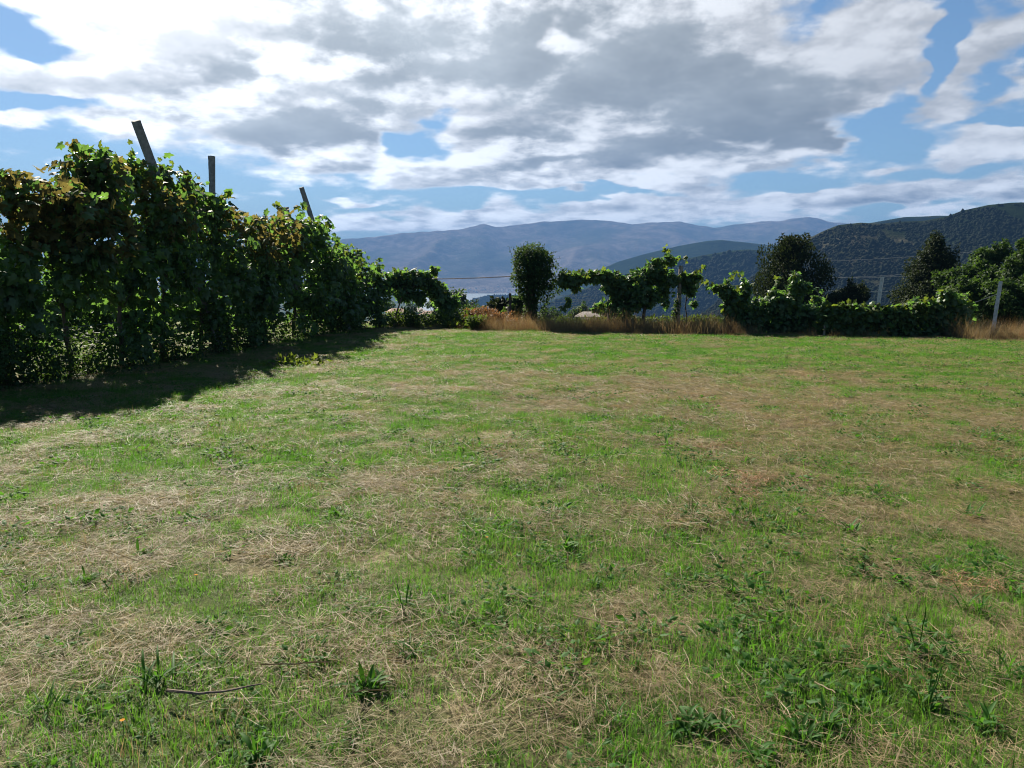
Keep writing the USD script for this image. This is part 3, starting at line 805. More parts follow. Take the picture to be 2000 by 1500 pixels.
edge_vine("rising vine bush at the right end of the low hedge, reaching the broadleaf trees",
          [(px, 620 + rng.normal(0, 6), DR, .3, .35) for px in np.arange(1818, 1885, 14)] + [(1850, 580, DR, .2, .2), (1865, 590, DR, .22, .22), (1845, 570, DR, .1, .1), (1880, 605, DR, .2, .2), (1897, 600, DR, .1, .1), (1835, 600, DR, .2, .2)] + [(px, 648, DR, .28, .18) for px in np.arange(1820, 1885, 16)],
          (1850, 664), (1850, 610), 2500, 208, shoots=8, yellow_top=.5)

# posts at the field edge
pa = at_depth(1322, 645, DV); pa[2] = ground_z(pa[0], pa[1])
stone_post("vine_post", "upright weathered post with ivy round its foot, right of the big bushy vine", pa, at_depth(1330, 519, DV), 0.062, M["wood_post"], "posts along the field edge", square=False)
pb = at_depth(1323, 640, DV)
rng = np.random.default_rng(33)
bl = [(*(at_depth(px, py, DV)), .1, .1, .14) for px, py in ((1324, 590), (1322, 600), (1320, 610), (1319, 622), (1317, 632))]
p_, t_, n_ = leaf_frames(rng, bl, 420, droop=.5)
tag(obj("ivy", place_leaves(SLEAF, p_, t_, n_, 0.08 * rng.uniform(.6, 1.2, len(p_))), M["ivy"]), "ivy climbing the foot of the upright weathered post", "ivy")
for lab, b, tp, d, r, mt, sq in (("pale square stone post leaning right out of the low vine hedge", (1704, 662), (1723, 541), 19.9, .055, M["pale_post"], True),
                                 ("pale stone post at the right picture edge, standing in long dry grass", (1936, 662), (1955, 549), 19.4, .055, M["pale_post"], True),
                                 ("thin black iron post left of the ivy stump", (998, 645), (996, 572), 22.6, .035, M["dark_metal"], True),
                                 ("short brown wooden stake below the long vine arm", (1187, 645), (1188, 585), 22.0, .04, M["wood_post"], False),
                                 ("small dark stake close beside the black iron post", (993, 645), (993, 598), 22.8, .03, M["wood_post"], False),
                                 ("little stake in front of the low vine hedge", (1608, 662), (1611, 636), 19.6, .028, M["wood_post"], False)):
    base = at_depth(*b, d); base[2] = ground_z(base[0], base[1])
    stone_post("vine_post", lab, base, at_depth(*tp, d), r, mt, "posts along the field edge", sq)


def wire(name, label, a, b, sag, r, mat, n=14):
    t = np.linspace(0, 1, n)[:, None]
    p = np.asarray(a) * (1 - t) + np.asarray(b) * t
    p[:, 2] -= (sag * 4 * t * (1 - t))[:, 0]
    return tag(obj(name, tube(p, r, 5), mat), label, "wire")


wire("trellis_wire", "thick dark wire between the last left vine and the ivy stump", at_depth(820, 545, 23.4), at_depth(1040, 537, D0), 0.03, 0.014, M["dark_metal"])
wire("trellis_wire", "wire carrying the long vine arm from the ivy stump to the upright post", at_depth(1040, 548, D0), at_depth(1328, 548, DV), 0.02, 0.006, M["wire"])
wire("trellis_wire", "slack pale wire running down from the post at the right edge into the hedge", at_depth(1948, 574, 19.4), at_depth(1890, 596, 19.8), 0.0, 0.008, M["wire"])
for k, (p1, p2, lab) in enumerate((((1540, 512), (2100, 470), "topmost power line crossing the dark hill at right"), ((1540, 545), (2100, 505), "second power line crossing the dark hill at right"), ((1560, 541), (2100, 520), "third power line crossing the dark hill, above the leaning post"), ((1600, 566), (2100, 556), "lowest power line crossing the dark hill, beside the leaning post"))):
    wire("power_line", lab, at_depth(*p1, 170), at_depth(*p2, 150), 0.8, 0.035, M["wire"], 24)
for k, (p1, p2, lab) in enumerate((((1050, 574), (1165, 578), "topmost"), ((1050, 583), (1160, 585), "second"), ((1050, 592), (1150, 586), "third"), ((1050, 600), (1140, 592), "fourth"), ((1050, 608), (1130, 598), "fifth"), ((1120, 578), (1160, 606), "steepest"))):
    wire("trellis_wire", f"{lab} of the sunlit wires below the long vine arm, right of the ivy stump", at_depth(*p1, 46), at_depth(*p2, 60), 0.05, 0.012, M["wire"], 8)


# ------------------------------------------------------------------ trees behind the edge
def tree(name, label, cx, top, d, w, seed, mat, n, leaf, cat="tree", group=None, nblob=40, tip_up=False, shape=1.0, tmpl=FLEAF, low=0.12, rough=1.0):
    """cx, top: photo position of the crown's top; d: metres away; w: crown width in metres."""
    rng = np.random.default_rng(seed)
    a = at_depth(cx, top, d)
    gz = float(ground_z(a[0], a[1]))
    h = a[2] - gz
    t = thing(name, label, cat, (a[0], a[1], gz), group)
    obj("trunk", tube(wobble([0, 0, -0.3], [rng.normal(0, .1), 0, h * 0.75], 8, 0.02 * h / 6, rng), np.linspace(0.035 * h, 0.012 * h, 8), 8), M["bark"], t, smooth=50)
    bl = []
    for k in range(nblob):
        u = rng.random()
        z = h * (low + (1 - low) * u)
        prof = (math.sin(math.pi * min(1, (u * 0.86 + 0.14))) ** 0.6) if shape == 1.0 else (1 - u) ** 0.75 * 0.95 + 0.06
        ang = rng.random() * 6.28
        rad = w / 2 * prof * math.sqrt(rng.random()) * rng.uniform(0.7, 1.08)
        r = w * rng.uniform(.045, .16) * (0.55 + 0.6 * prof)
        z = min(z, h - r * rng.uniform(0.6, 1.6))
        bl.append((rad * math.cos(ang), rad * math.sin(ang), z, r, r, r * (1.5 if tip_up else 0.9)))
    for k in range(22):                            # sprays that leave the outline
        b = bl[rng.integers(nblob)]
        o = unit(np.array([b[0], b[1], (b[2] - 0.55 * h) * 0.8]) + rng.normal(0, .1, 3)) * w * rng.uniform(.08, .2)
        r = w * rng.uniform(.022, .05)
        bl.append((b[0] + o[0], b[1] + o[1], min(b[2] + o[2], h * 1.03), r, r, r * 1.4))
    for k in range(5):
        i = rng.integers(nblob)
        obj("limb", tube(wobble([0, 0, h * rng.uniform(.2, .5)], bl[i][:3], 6, 0.03, rng), np.linspace(0.012 * h, 0.004 * h, 6), 6), M["bark"], t, smooth=50)
    p, tp, nr = leaf_frames(rng, bl, n, droop=-0.9 if tip_up else 0.4, shell=0.3)
    tag(obj("crown", place_leaves(tmpl, p, tp, nr, leaf * rng.uniform(.6, 1.3, n)), mat, t), kind="stuff")
    return t


tree("evergreen_tree", "large round dark evergreen tree behind the bushy vines, right of centre", 1548, 466, 48, 4.6, 301, M["evergreen"], 24000, 0.16, tip_up=True, nblob=120)
tree("evergreen_tree", "low dark bush between the round evergreen and the leaning stone post", 1660, 552, 46, 3.6, 302, M["evergreen"], 22000, 0.12)
tree("evergreen_tree", "pointed dark conifer behind the right part of the low vine hedge", 1825, 463, 46, 5.0, 303, M["evergreen"], 28000, 0.15, shape=2.0, nblob=130, tip_up=False)
tree("broadleaf_tree", "green broadleaf tree right of the dark conifer", 1890, 520, 36, 3.4, 304, M["broadleaf"], 16000, 0.15)
tree("broadleaf_tree", "taller green broadleaf tree with rounded top near the right edge", 1945, 478, 40, 3.9, 305, M["broadleaf"], 22000, 0.16)
tree("broadleaf_tree", "green broadleaf tree cut off by the right picture edge", 2010, 480, 36, 3.6, 306, M["broadleaf"], 18000, 0.15)
tree("broadleaf_tree", "low broadleaf tree filling the gap between conifer and the leaning post at the edge", 1915, 545, 32, 3.0, 310, M["broadleaf"], 11000, 0.14)
tree("broadleaf_tree", "low dark broadleaf tree behind the post at the right edge", 1985, 545, 31, 3.0, 311, M["broadleaf"], 11000, 0.14)
tree("broadleaf_tree", "green broadleaf tree outside the right picture edge", 2110, 470, 34, 4.0, 307, M["broadleaf"], 8000, 0.22)
tree("evergreen_tree", "dark shrub left of the ivy stump with feathery left side", 985, 585, 31, 1.6, 308, M["evergreen"], 5000, 0.16, nblob=26)
tree("evergreen_tree", "dark rounded shrub close behind the ivy stump", 1015, 578, 30, 1.3, 309, M["ivy"], 4000, 0.14, nblob=22)

# trees down the slope at left of the lake
rng = np.random.default_rng(41)
for k, (cx, top, d, w, lab, mt) in enumerate((
        (882, 569, 120, 7.5, "dark bushy tree on the slope just right of the drooping vine", "broadleaf"), (904, 579, 112, 6.0, "greyish tree on the slope, left of the lake view", "grey_leaf"),
        (919, 592, 105, 4.8, "dark tree whose right side borders the lake view", "broadleaf"), (931, 607, 95, 3.8, "small tree at the foot of the lake view", "grey_leaf"),
        (885, 605, 84, 4.4, "low olive green tree in front of the slope trees", "grey_leaf"), (850, 585, 130, 6.0, "tree behind the drooping vine at the slope's top", "broadleaf"),
        (905, 618, 70, 3.2, "pale olive bush low on the slope below the trees", "grey_leaf"), (942, 622, 90, 3.4, "round little bush below the lake water", "grey_leaf"), (970, 626, 120, 4, "small bush below the right part of the lake", "grey_leaf"),
        (800, 590, 230, 9, "tree behind the white house seen under the drooping vine", "broadleaf"), (760, 588, 240, 9, "leftmost slope tree seen under the drooping vine", "broadleaf"),
        (1140, 592, 130, 6, "dark tree beyond the sunlit wires", "broadleaf"), (1175, 598, 115, 5, "dark tree just behind the pale roof", "broadleaf"), (1215, 590, 140, 7, "tree behind the big bushy vine at the field edge", "broadleaf"), (1085, 600, 140, 6, "dark tree on the slope right of the ivy stump", "broadleaf"), (1060, 605, 120, 5, "low tree directly right of the ivy stump's trunk", "grey_leaf"))):
    tree("slope_tree", lab, cx, top, d, w, 400 + k, M[mt], 3800, 0.042 * w + 0.12, group="trees down the slope", nblob=34, low=0.05)


# ------------------------------------------------------------------ houses
def house(name, label, px, py, d, w, l, hh, yaw, roof_mat, group=None, windows=True):
    a = at_depth(px, py, d)
    t = thing(name, label, "house", a, group)
    UsdGeom.Xformable(t).AddRotateZOp().Set(yaw)
    def box(x0, x1, y0, y1, z0, z1):
        b = trimesh.creation.box([x1 - x0, y1 - y0, z1 - z0]); b.apply_translation([(x0 + x1) / 2, (y0 + y1) / 2, (z0 + z1) / 2]); return b
    obj("wall", box(-w / 2, w / 2, -l / 2, l / 2, -2.0, hh), M["white_wall"], t)
    rh, e = w * 0.22, 0.45
    v = np.array([(-w / 2 - e, -l / 2 - e, hh), (w / 2 + e, -l / 2 - e, hh), (w / 2 + e, l / 2 + e, hh), (-w / 2 - e, l / 2 + e, hh), (-w / 2 + rh, 0, hh + rh), (w / 2 - rh, 0, hh + rh)])
    v[:4, 2] += 0.01
    f = np.array([[0, 1, 5], [0, 5, 4], [2, 3, 4], [2, 4, 5], [1, 2, 5], [3, 0, 4], [0, 3, 2], [0, 2, 1]])
    obj("roof", (v, f), roof_mat, t)
    if windows:
        for k in range(3):
            x = -w / 2 + w * (k + 0.5) / 3
            fr = obj("window", box(x - .6, x + .6, -l / 2 - .06, -l / 2 - 0.003, hh * .4, hh * .8), M["white_wall"], t)
            obj("pane", box(x - .45, x + .45, -l / 2 - .09, -l / 2 - .065, hh * .45, hh * .76), M["glass_dark"], fr)
    return t


house("white_house", "small white house seen below the drooping vine at the left", 776, 619, 210, 5, 5, 1.3, 20, M["roof"], "houses on the near slope")
house("white_house", "white house with reddish roof, right of the small white house below the vine", 842, 621, 200, 4.5, 5, .9, -15, M["roof"], "houses on the near slope")
house("white_house", "pale house between the two, half hidden by the hanging vine", 812, 616, 260, 6, 6, 1.4, 5, M["roof_grey"], "houses on the near slope")
house("white_house", "low house with long pale roof below the sunlit wires, right of the ivy stump", 1150, 619, 105, 2.9, 2.5, 0.1, -8, M["roof_grey"], "houses on the near slope")

# the village on the far shore
rng = np.random.default_rng(51)
cls = UsdGeom.Xform.Define(stage, "/World/Looks/house_form")
stage.GetPrimAtPath("/World/Looks/house_form").SetSpecifier(Sdf.SpecifierClass)
bx = trimesh.creation.box([14, 11, 8]); bx.apply_translation([0, 0, 3.5])
usdkit.mesh(stage, "/World/Looks/house_form/wall", bx, M["white_wall"])
hv = np.array([(-7.6, -6.1, 7.51), (7.6, -6.1, 7.51), (7.6, 6.1, 7.51), (-7.6, 6.1, 7.51), (-4, 0, 10.5), (4, 0, 10.5)])
usdkit.mesh(stage, "/World/Looks/house_form/roof", (hv, np.array([[0, 1, 5], [0, 5, 4], [2, 3, 4], [2, 4, 5], [1, 2, 5], [3, 0, 4], [0, 3, 2], [0, 2, 1]])), M["roof"])
fx, fy, fz = far
for k in range(70):
    i = int(abs(rng.normal(0, 1)) * 5 + 3); px = rng.uniform(862, 1010)
    if k > 58:
        px = rng.uniform(1010, 1300)
    j = int((px + 900) / 7)
    x = UsdGeom.Xform.Define(stage, path_for("village_house"))
    x.AddTranslateOp().Set(Gf.Vec3d(float(fx[i, j] + rng.normal(0, 12)), float(fy[i, j]), float(fz[i, j] + 1)))
    x.AddRotateZOp().Set(float(rng.uniform(0, 360)))
    s = float(rng.uniform(.5, 1.2)); x.AddScaleOp().Set(Gf.Vec3f(s, s, s))
    x.GetPrim().GetReferences().AddInternalReference("/World/Looks/house_form")
    x.GetPrim().SetInstanceable(True)
    tag(x, "tiny white house in the village on the far shore of the lake", "house", "houses of the village across the lake")

# ------------------------------------------------------------------ grass
rng = np.random.default_rng(61)


def blade_patch(rng, n, rad, hmin, hmax, wmin, wmax, lean, seg=3):
    """n curved blades standing within a disc."""
    parts_v, parts_f = [], []
    a = rng.random(n) * 6.28; r = rad * np.sqrt(rng.random(n))
    base = np.stack([r * np.cos(a), r * np.sin(a), np.full(n, -0.01)], 1)
    d = rng.random(n) * 6.28
    out = np.stack([np.cos(d), np.sin(d), 0 * d], 1)
    side = np.stack([-np.sin(d), np.cos(d), 0 * d], 1)
    tw = rng.normal(0, .7, n)
    side = unit(side * np.cos(tw)[:, None] + out * np.sin(tw)[:, None])
    h = rng.uniform(hmin, hmax, n); w = rng.uniform(wmin, wmax, n); l = np.abs(rng.normal(0, lean, n))
    s = np.linspace(0, 1, seg + 1)
    V = []
    for k, q in enumerate(s):
        ang = l * (0.35 + 0.9 * q)
        c = base + (h * q)[:, None] * (out * np.sin(ang)[:, None] + np.array([0, 0, 1.0]) * np.cos(ang)[:, None])
        c[:, 2] = np.maximum(c[:, 2], 0.003 if k else -0.01)
        ww = (w * (1 - q ** 1.6) * 0.5)[:, None]
        if k < seg:
            V += [c - side * ww, c + side * ww]
        else:
            V += [c]
    nv = len(V)
    v = np.stack(V, 1).reshape(-1, 3)
    f = []
    for k in range(seg - 1):
        f += [[2 * k, 2 * k + 1, 2 * k + 3], [2 * k, 2 * k + 3, 2 * k + 2]]
    f += [[2 * seg - 2, 2 * seg - 1, 2 * seg]]
    f = (np.array(f)[None] + (np.arange(n) * nv)[:, None, None]).reshape(-1, 3)
    return v, f


def straw_patch(rng, n, rad, lmin, lmax, w, z, bend=0.11, mean=None):
    """n straws lying about."""
    a = rng.random(n) * 6.28; r = rad * np.sqrt(rng.random(n))
    c = np.stack([r * np.cos(a), r * np.sin(a), rng.random(n) * z + 0.004], 1)
    d = rng.random(n) * 6.28 if mean is None else rng.normal(mean, .6, n)
    L = rng.uniform(lmin, lmax, n)
    pit = rng.normal(0, .16, n)
    t = np.stack([np.cos(d) * np.cos(pit), np.sin(d) * np.cos(pit), np.sin(pit)], 1)
    s = np.stack([-np.sin(d), np.cos(d), rng.normal(0, .5, n)], 1); s = unit(s)
    ww = w * rng.uniform(.6, 1.5, n)[:, None] / 2
    up = np.array([0, 0, 1.0])
    b = (rng.normal(0, bend, n) * L)[:, None] * s * 0.5
    p0, p1, p2 = c - t * L[:, None] / 2, c + b * .6 + up * (0.012 * L)[:, None], c + t * L[:, None] / 2
    for p in (p0, p1, p2):
        p[:, 2] = np.maximum(p[:, 2], 0.002)
    v = np.stack([p0 - s * ww, p0 + s * ww, p1 - s * ww, p1 + s * ww, p2 - s * ww * .4, p2 + s * ww * .4], 1).reshape(-1, 3)
    f = np.array([[0, 1, 3], [0, 3, 2], [2, 3, 5], [2, 5, 4]])
    f = (f[None] + (np.arange(n) * 6)[:, None, None]).reshape(-1, 3)
    return v, f


green = [("tuft", blade_patch(rng, 190, .15, .022, .068, .0015, .0036, .9), M["grass"], False) for _ in range(5)] + \
        [("tuft", blade_patch(rng, 140, .11, .03, .085, .0016, .0038, .8), M["grass"], False) for _ in range(3)]
straw = [("straw_patch", straw_patch(rng, 230, .2, .03, .13, .0018, .035), M["straw"], False) for _ in range(5)] + \
        [("straw_patch", straw_patch(rng, 26, .25, .10, .26, .0018, .05), M["straw"], False) for _ in range(3)] + \
        [("straw_patch", blade_patch(rng, 70, .15, .04, .11, .0018, .003, .95), M["straw"], False) for _ in range(2)]

# where the sward is dry: noise and the large patches of the meadow
DRY = [(*on_ground(px, py)[:2], r, k) for px, py, r, k in ((1450, 800, 2.2, .28), (1250, 760, 2.6, .22), (1650, 780, 2.4, .15), (250, 1000, .8, .16), (120, 1080, .6, .18), (480, 960, 1.0, .2), (880, 925, .7, .30), (1080, 1270, .28, .3), (640, 1110, .45, .2), (1850, 950, .9, .2), (1300, 1180, .4, .2), (60, 1300, .5, .3), (1000, 740, 2.0, .15), (700, 740, 2.2, .2),
                                                           (500, 860, 1.6, -.22), (850, 680, 4, -.3), (1300, 680, 4, -.3), (1800, 690, 4, -.3), (950, 1150, .5, -.3), (1280, 1080, .35, -.4), (560, 1450, .25, -.4), (1650, 1200, .4, -.25), (700, 850, 1.5, -.15), (1000, 990, .6, -.25), (1850, 1300, .6, -.2), (350, 860, 1.5, -.3), (850, 1250, .5, -.25), (600, 1350, .4, -.15))]


def dryness(x, y):
    q = np.stack([x, y, 0 * x], -1)
    v = 0.43 + (meshkit.fbm(q * 0.6 + 7, 3) - 0.5) * 0.45 + (meshkit.fbm(q * 1.9 + 3, 3) - 0.5) * 0.95 + (meshkit.noise(q * 4.8 + 9, 5) - 0.5) * 0.6
    for cx, cy, r, k in DRY:
        v = v + 0.7 * k * np.exp(-((x - cx) ** 2 + (y - cy) ** 2) / r ** 2)
    return v


def spots(rng, step, far=26.0):
    xs = np.arange(-20, 20, step); yy = np.arange(0.6, far, step)
    x, y = np.meshgrid(xs, yy); x, y = x.ravel(), y.ravel()
    x = x + rng.uniform(-.5, .5, len(x)) * step * 1.2; y = y + rng.uniform(-.5, .5, len(y)) * step * 1.2
    k = (np.abs(x) < 1.5 + 0.80 * y) & (past_edge(x, y) < 0.6)
    return x[k], y[k]


def cover(name, label, protos, step, prob, seed, smin, smax, weights, far=26.0):
    rng = np.random.default_rng(seed)
    x, y = spots(rng, step, far)
    d = dryness(x, y)
    k = rng.random(len(x)) < prob(d)
    x, y, d = x[k], y[k], d[k]
    n = len(x)
    s = rng.uniform(smin, smax, n) * (np.clip(1.35 - 0.6 * d, 0.6, 1.3) if name == "grass" else 1.0) * (0.8 + 0.4 * meshkit.noise(np.stack([x * 1.6, y * 1.6, 0 * x], -1), 17))
    tilt = rng.normal(0, .06, (n, 2))
    scatter(name, protos, np.stack([x, y, ground_z(x, y)], -1), rng.random(n) * 6.28, s, rng.choice(len(protos), n, p=weights), tilt, label=label, category="grass")
    return n


n1 = cover("grass", "short green meadow grass", green, .125, lambda d: np.clip(1.55 - d * 1.35, .3, 1.0), 71, .7, 1.15, [.15] * 5 + [.25 / 3] * 3)
clover = []
for _ in range(5):
    n = 46
    a_, r_ = rng.random(n) * 6.28, .12 * np.sqrt(rng.random(n))
    P = np.stack([r_ * np.cos(a_), r_ * np.sin(a_), rng.uniform(.008, .05, n)], 1)
    T = np.stack([np.cos(a_ + rng.normal(0, .8, n)), np.sin(a_ + rng.normal(0, .8, n)), rng.normal(.25, .35, n)], 1)
    clover.append(("leaf_clump", place_leaves(SLEAF, P, T, rng.normal(0, .35, (n, 3)) + [0, 0, 1], rng.uniform(.018, .05, n)), M["weed"], False))
n3 = cover("ground_cover", "small broad leaved herbs growing low among the grass", clover, .24, lambda d: np.clip(.75 - d * .85, .04, .6), 73, .6, 1.25, [.2] * 5, far=20.0)
n2 = cover("dry_grass", "dry straw lying in the meadow", straw, .145, lambda d: np.clip(d * 1.5 - .1, .35, 1), 72, .7, 1.2, [.144] * 5 + [.04] * 3 + [.08] * 2)
print("grass", n1, n2)

# the tall brown grass along the field edge
tall = [("tall_tuft", blade_patch(rng, 40, .27, .14, .62, .0022, .0042, .45, 4), M["tall_dry"] if i < 2 else M["straw"], False) for i in range(4)]
pts = []
for px0, px1, py0, py1, n, s0, s1 in ((935, 1440, 622, 650, 700, .75, 1.3), (1190, 1300, 640, 652, 60, .7, 1.0), (1620, 1720, 648, 658, 40, .4, .7), (1885, 2080, 640, 664, 220, .8, 1.4), (1440, 1640, 650, 658, 60, .3, .6), (740, 940, 634, 645, 90, .25, .5), (1420, 1480, 630, 655, 50, .7, 1.0), (240, 420, 690, 702, 26, .5, .8), (500, 760, 640, 652, 60, .4, .7)):
    px = rng.uniform(px0, px1, n)
    for q in px:
        b = on_ground(q, np.interp(q, (700, 1000, 1300, 1600, 1900), (641, 647, 652, 658, 663)) if q > 480 else rng.uniform(py0, py1))
        b[1] += rng.uniform(-.2, .9) if q > 480 else rng.uniform(-.2, .3)
        hs = rng.uniform(s0, s1) * (0.55 + 0.9 * meshkit.noise(np.array([b[0] * 1.3, b[1] * 0.4, 0.5]), 31))
        if rng.random() < 0.15:
            b[1] -= rng.uniform(.2, .7); hs *= 0.45
        pts.append((b[0], b[1], float(ground_z(b[0], b[1])), hs))
pts = np.array(pts)
scatter("tall_dry_grass", tall, pts[:, :3], rng.random(len(pts)) * 6.28, pts[:, 3], rng.integers(0, 4, len(pts)), rng.normal(0, .15, (len(pts), 2)), label="tall reddish brown dry grass along the field edge", category="grass")

# green undergrowth along the edge and under the vines
rng = np.random.default_rng(81)
bl = []
for px in np.arange(745, 935, 6):
    q = on_ground(px, 643); q[1] += rng.uniform(.3, 1.5)
    r = rng.uniform(.16, .34)
    bl.append((q[0], q[1], float(ground_z(q[0], q[1])) + r * .75, r * 1.3, r * 1.3, r))
for px in np.arange(1065, 1480, 8):
    q = on_ground(px, 648); q[1] += rng.uniform(1.1, 2.0)
    r = rng.uniform(.12, .22)
    bl.append((q[0], q[1], float(ground_z(q[0], q[1])) + r * .9, r * 1.3, r * 1.3, r))
p_, t_, n_ = leaf_frames(rng, bl, 11000, droop=.1)
tag(obj("undergrowth", place_leaves(SLEAF, p_, t_, n_, .1 * rng.uniform(.5, 1.3, len(p_))), M["bramble"]), "leafy green undergrowth along the field edge", "undergrowth", kind="stuff")
bl = []
for px in np.arange(-300, 720, 12):
    y = np.interp(px, (-300, 120, 330, 490, 620, 700), (9.0, 12.0, 14.5, 17.0, 20.0, 22.0)); x = row_x(y)
    for _ in range(2):
        r = rng.uniform(.14, .46)
        bl.append((x + rng.normal(.15, .3), y + rng.normal(0, .2), r * .8, r * 1.2, r * 1.2, r * 1.3))
p_, t_, n_ = leaf_frames(rng, bl, 15000, droop=.1)
tag(obj("undergrowth", place_leaves(SLEAF, p_, t_, n_, .09 * rng.uniform(.5, 1.3, len(p_))), M["ivy"]), "dark weeds in the shade at the foot of the left row", "undergrowth", kind="stuff")


def shrub(name, label, px, py, d_off, w, h, mat, n, leaf, seed):
    rng = np.random.default_rng(seed)
    b = on_ground(px, py); b[1] += d_off; b[2] = float(ground_z(b[0], b[1]))
    t = thing(name, label, "shrub", b)
    bl = [(rng.normal(0, w * .25), rng.normal(0, w * .2), h * rng.uniform(.25, .8), w * .24, w * .24, h * .26) for _ in range(9)]
    for k in range(5):
        obj("stem", tube(wobble([rng.normal(0, .03), 0, -.05], bl[k][:3], 5, .015, rng), np.linspace(.012, .005, 5), 5), M["bark"], t)
    p, tp, nr = leaf_frames(rng, bl, n, droop=.2)
    tag(obj("foliage", place_leaves(SLEAF, p, tp, nr, leaf * rng.uniform(.6, 1.3, n)), mat, t), kind="stuff")


shrub("rusty_shrub", "rusty orange dry fern clump left of the black iron post", 950, 647, 1.2, 1.2, .62, M["rust_leaf"], 1500, .09, 91)
shrub("rusty_shrub", "rusty orange fern just under the lake view, beside the bright green shrub", 925, 647, 1.6, .7, .55, M["rust_leaf"], 700, .09, 92)
shrub("rusty_shrub", "reddish fern clump at the foot of the black iron post", 978, 648, 1.0, .9, .5, M["rust_leaf"], 900, .08, 93)
shrub("green_shrub", "bright green little shrub at the field edge below the lake view", 932, 648, .5, .6, .45, M["bramble"], 800, .1, 94)
shrub("green_shrub", "yellow green low shrub under the drooping vine", 888, 646, .5, .8, .25, M["vine_yellow"], 600, .1, 95)
shrub("green_shrub", "bright leafy vine shoot lying on the lit grass beside the left row's shadow", 575, 716, 0, .9, .16, M["vine_yellow"], 130, .12, 96)
shrub("green_shrub", "sunlit leafy bush in the gap of the left row, beside the short dark post", 495, 650, 0, 1.3, 1.3, M["bramble"], 1600, .11, 97)
shrub("green_shrub", "yellow leafed shrub in front of the big bushy vine at the field edge", 1225, 651, 1.2, 1.1, .42, M["bramble"], 900, .09, 98)

# ------------------------------------------------------------------ weeds in the meadow, one by one


def strap_leaf(rng, L, w, rise, yaw, curl):
    n = 6
    s = np.linspace(0, 1, n)
    ang = rise - curl * s
    step = L / (n - 1)
    x = np.concatenate([[0], np.cumsum(np.cos(ang[:-1]) * step)]); z = np.concatenate([[0], np.cumsum(np.sin(ang[:-1]) * step)])
    ww = w * np.array([.3, .75, 1.0, .95, .6, .04]) / 2
    c = np.stack([x, 0 * x, z], 1)
    side = np.array([0, 1.0, 0]); fold = np.array([0, 0, .45])
    v = np.concatenate([c - side * ww[:, None] + fold * ww[:, None], c, c + side * ww[:, None] + fold * ww[:, None]])
    f = []
    for k in range(n - 1):
        for q in (0, n):
            a, b, e, d = q + k, q + k + 1, q + n + k + 1, q + n + k
            f += [[a, e, b], [a, d, e]]
    cy, sy = math.cos(yaw), math.sin(yaw)
    v = v @ np.array([[cy, sy, 0], [-sy, cy, 0], [0, 0, 1]])
    return v, np.array(f)


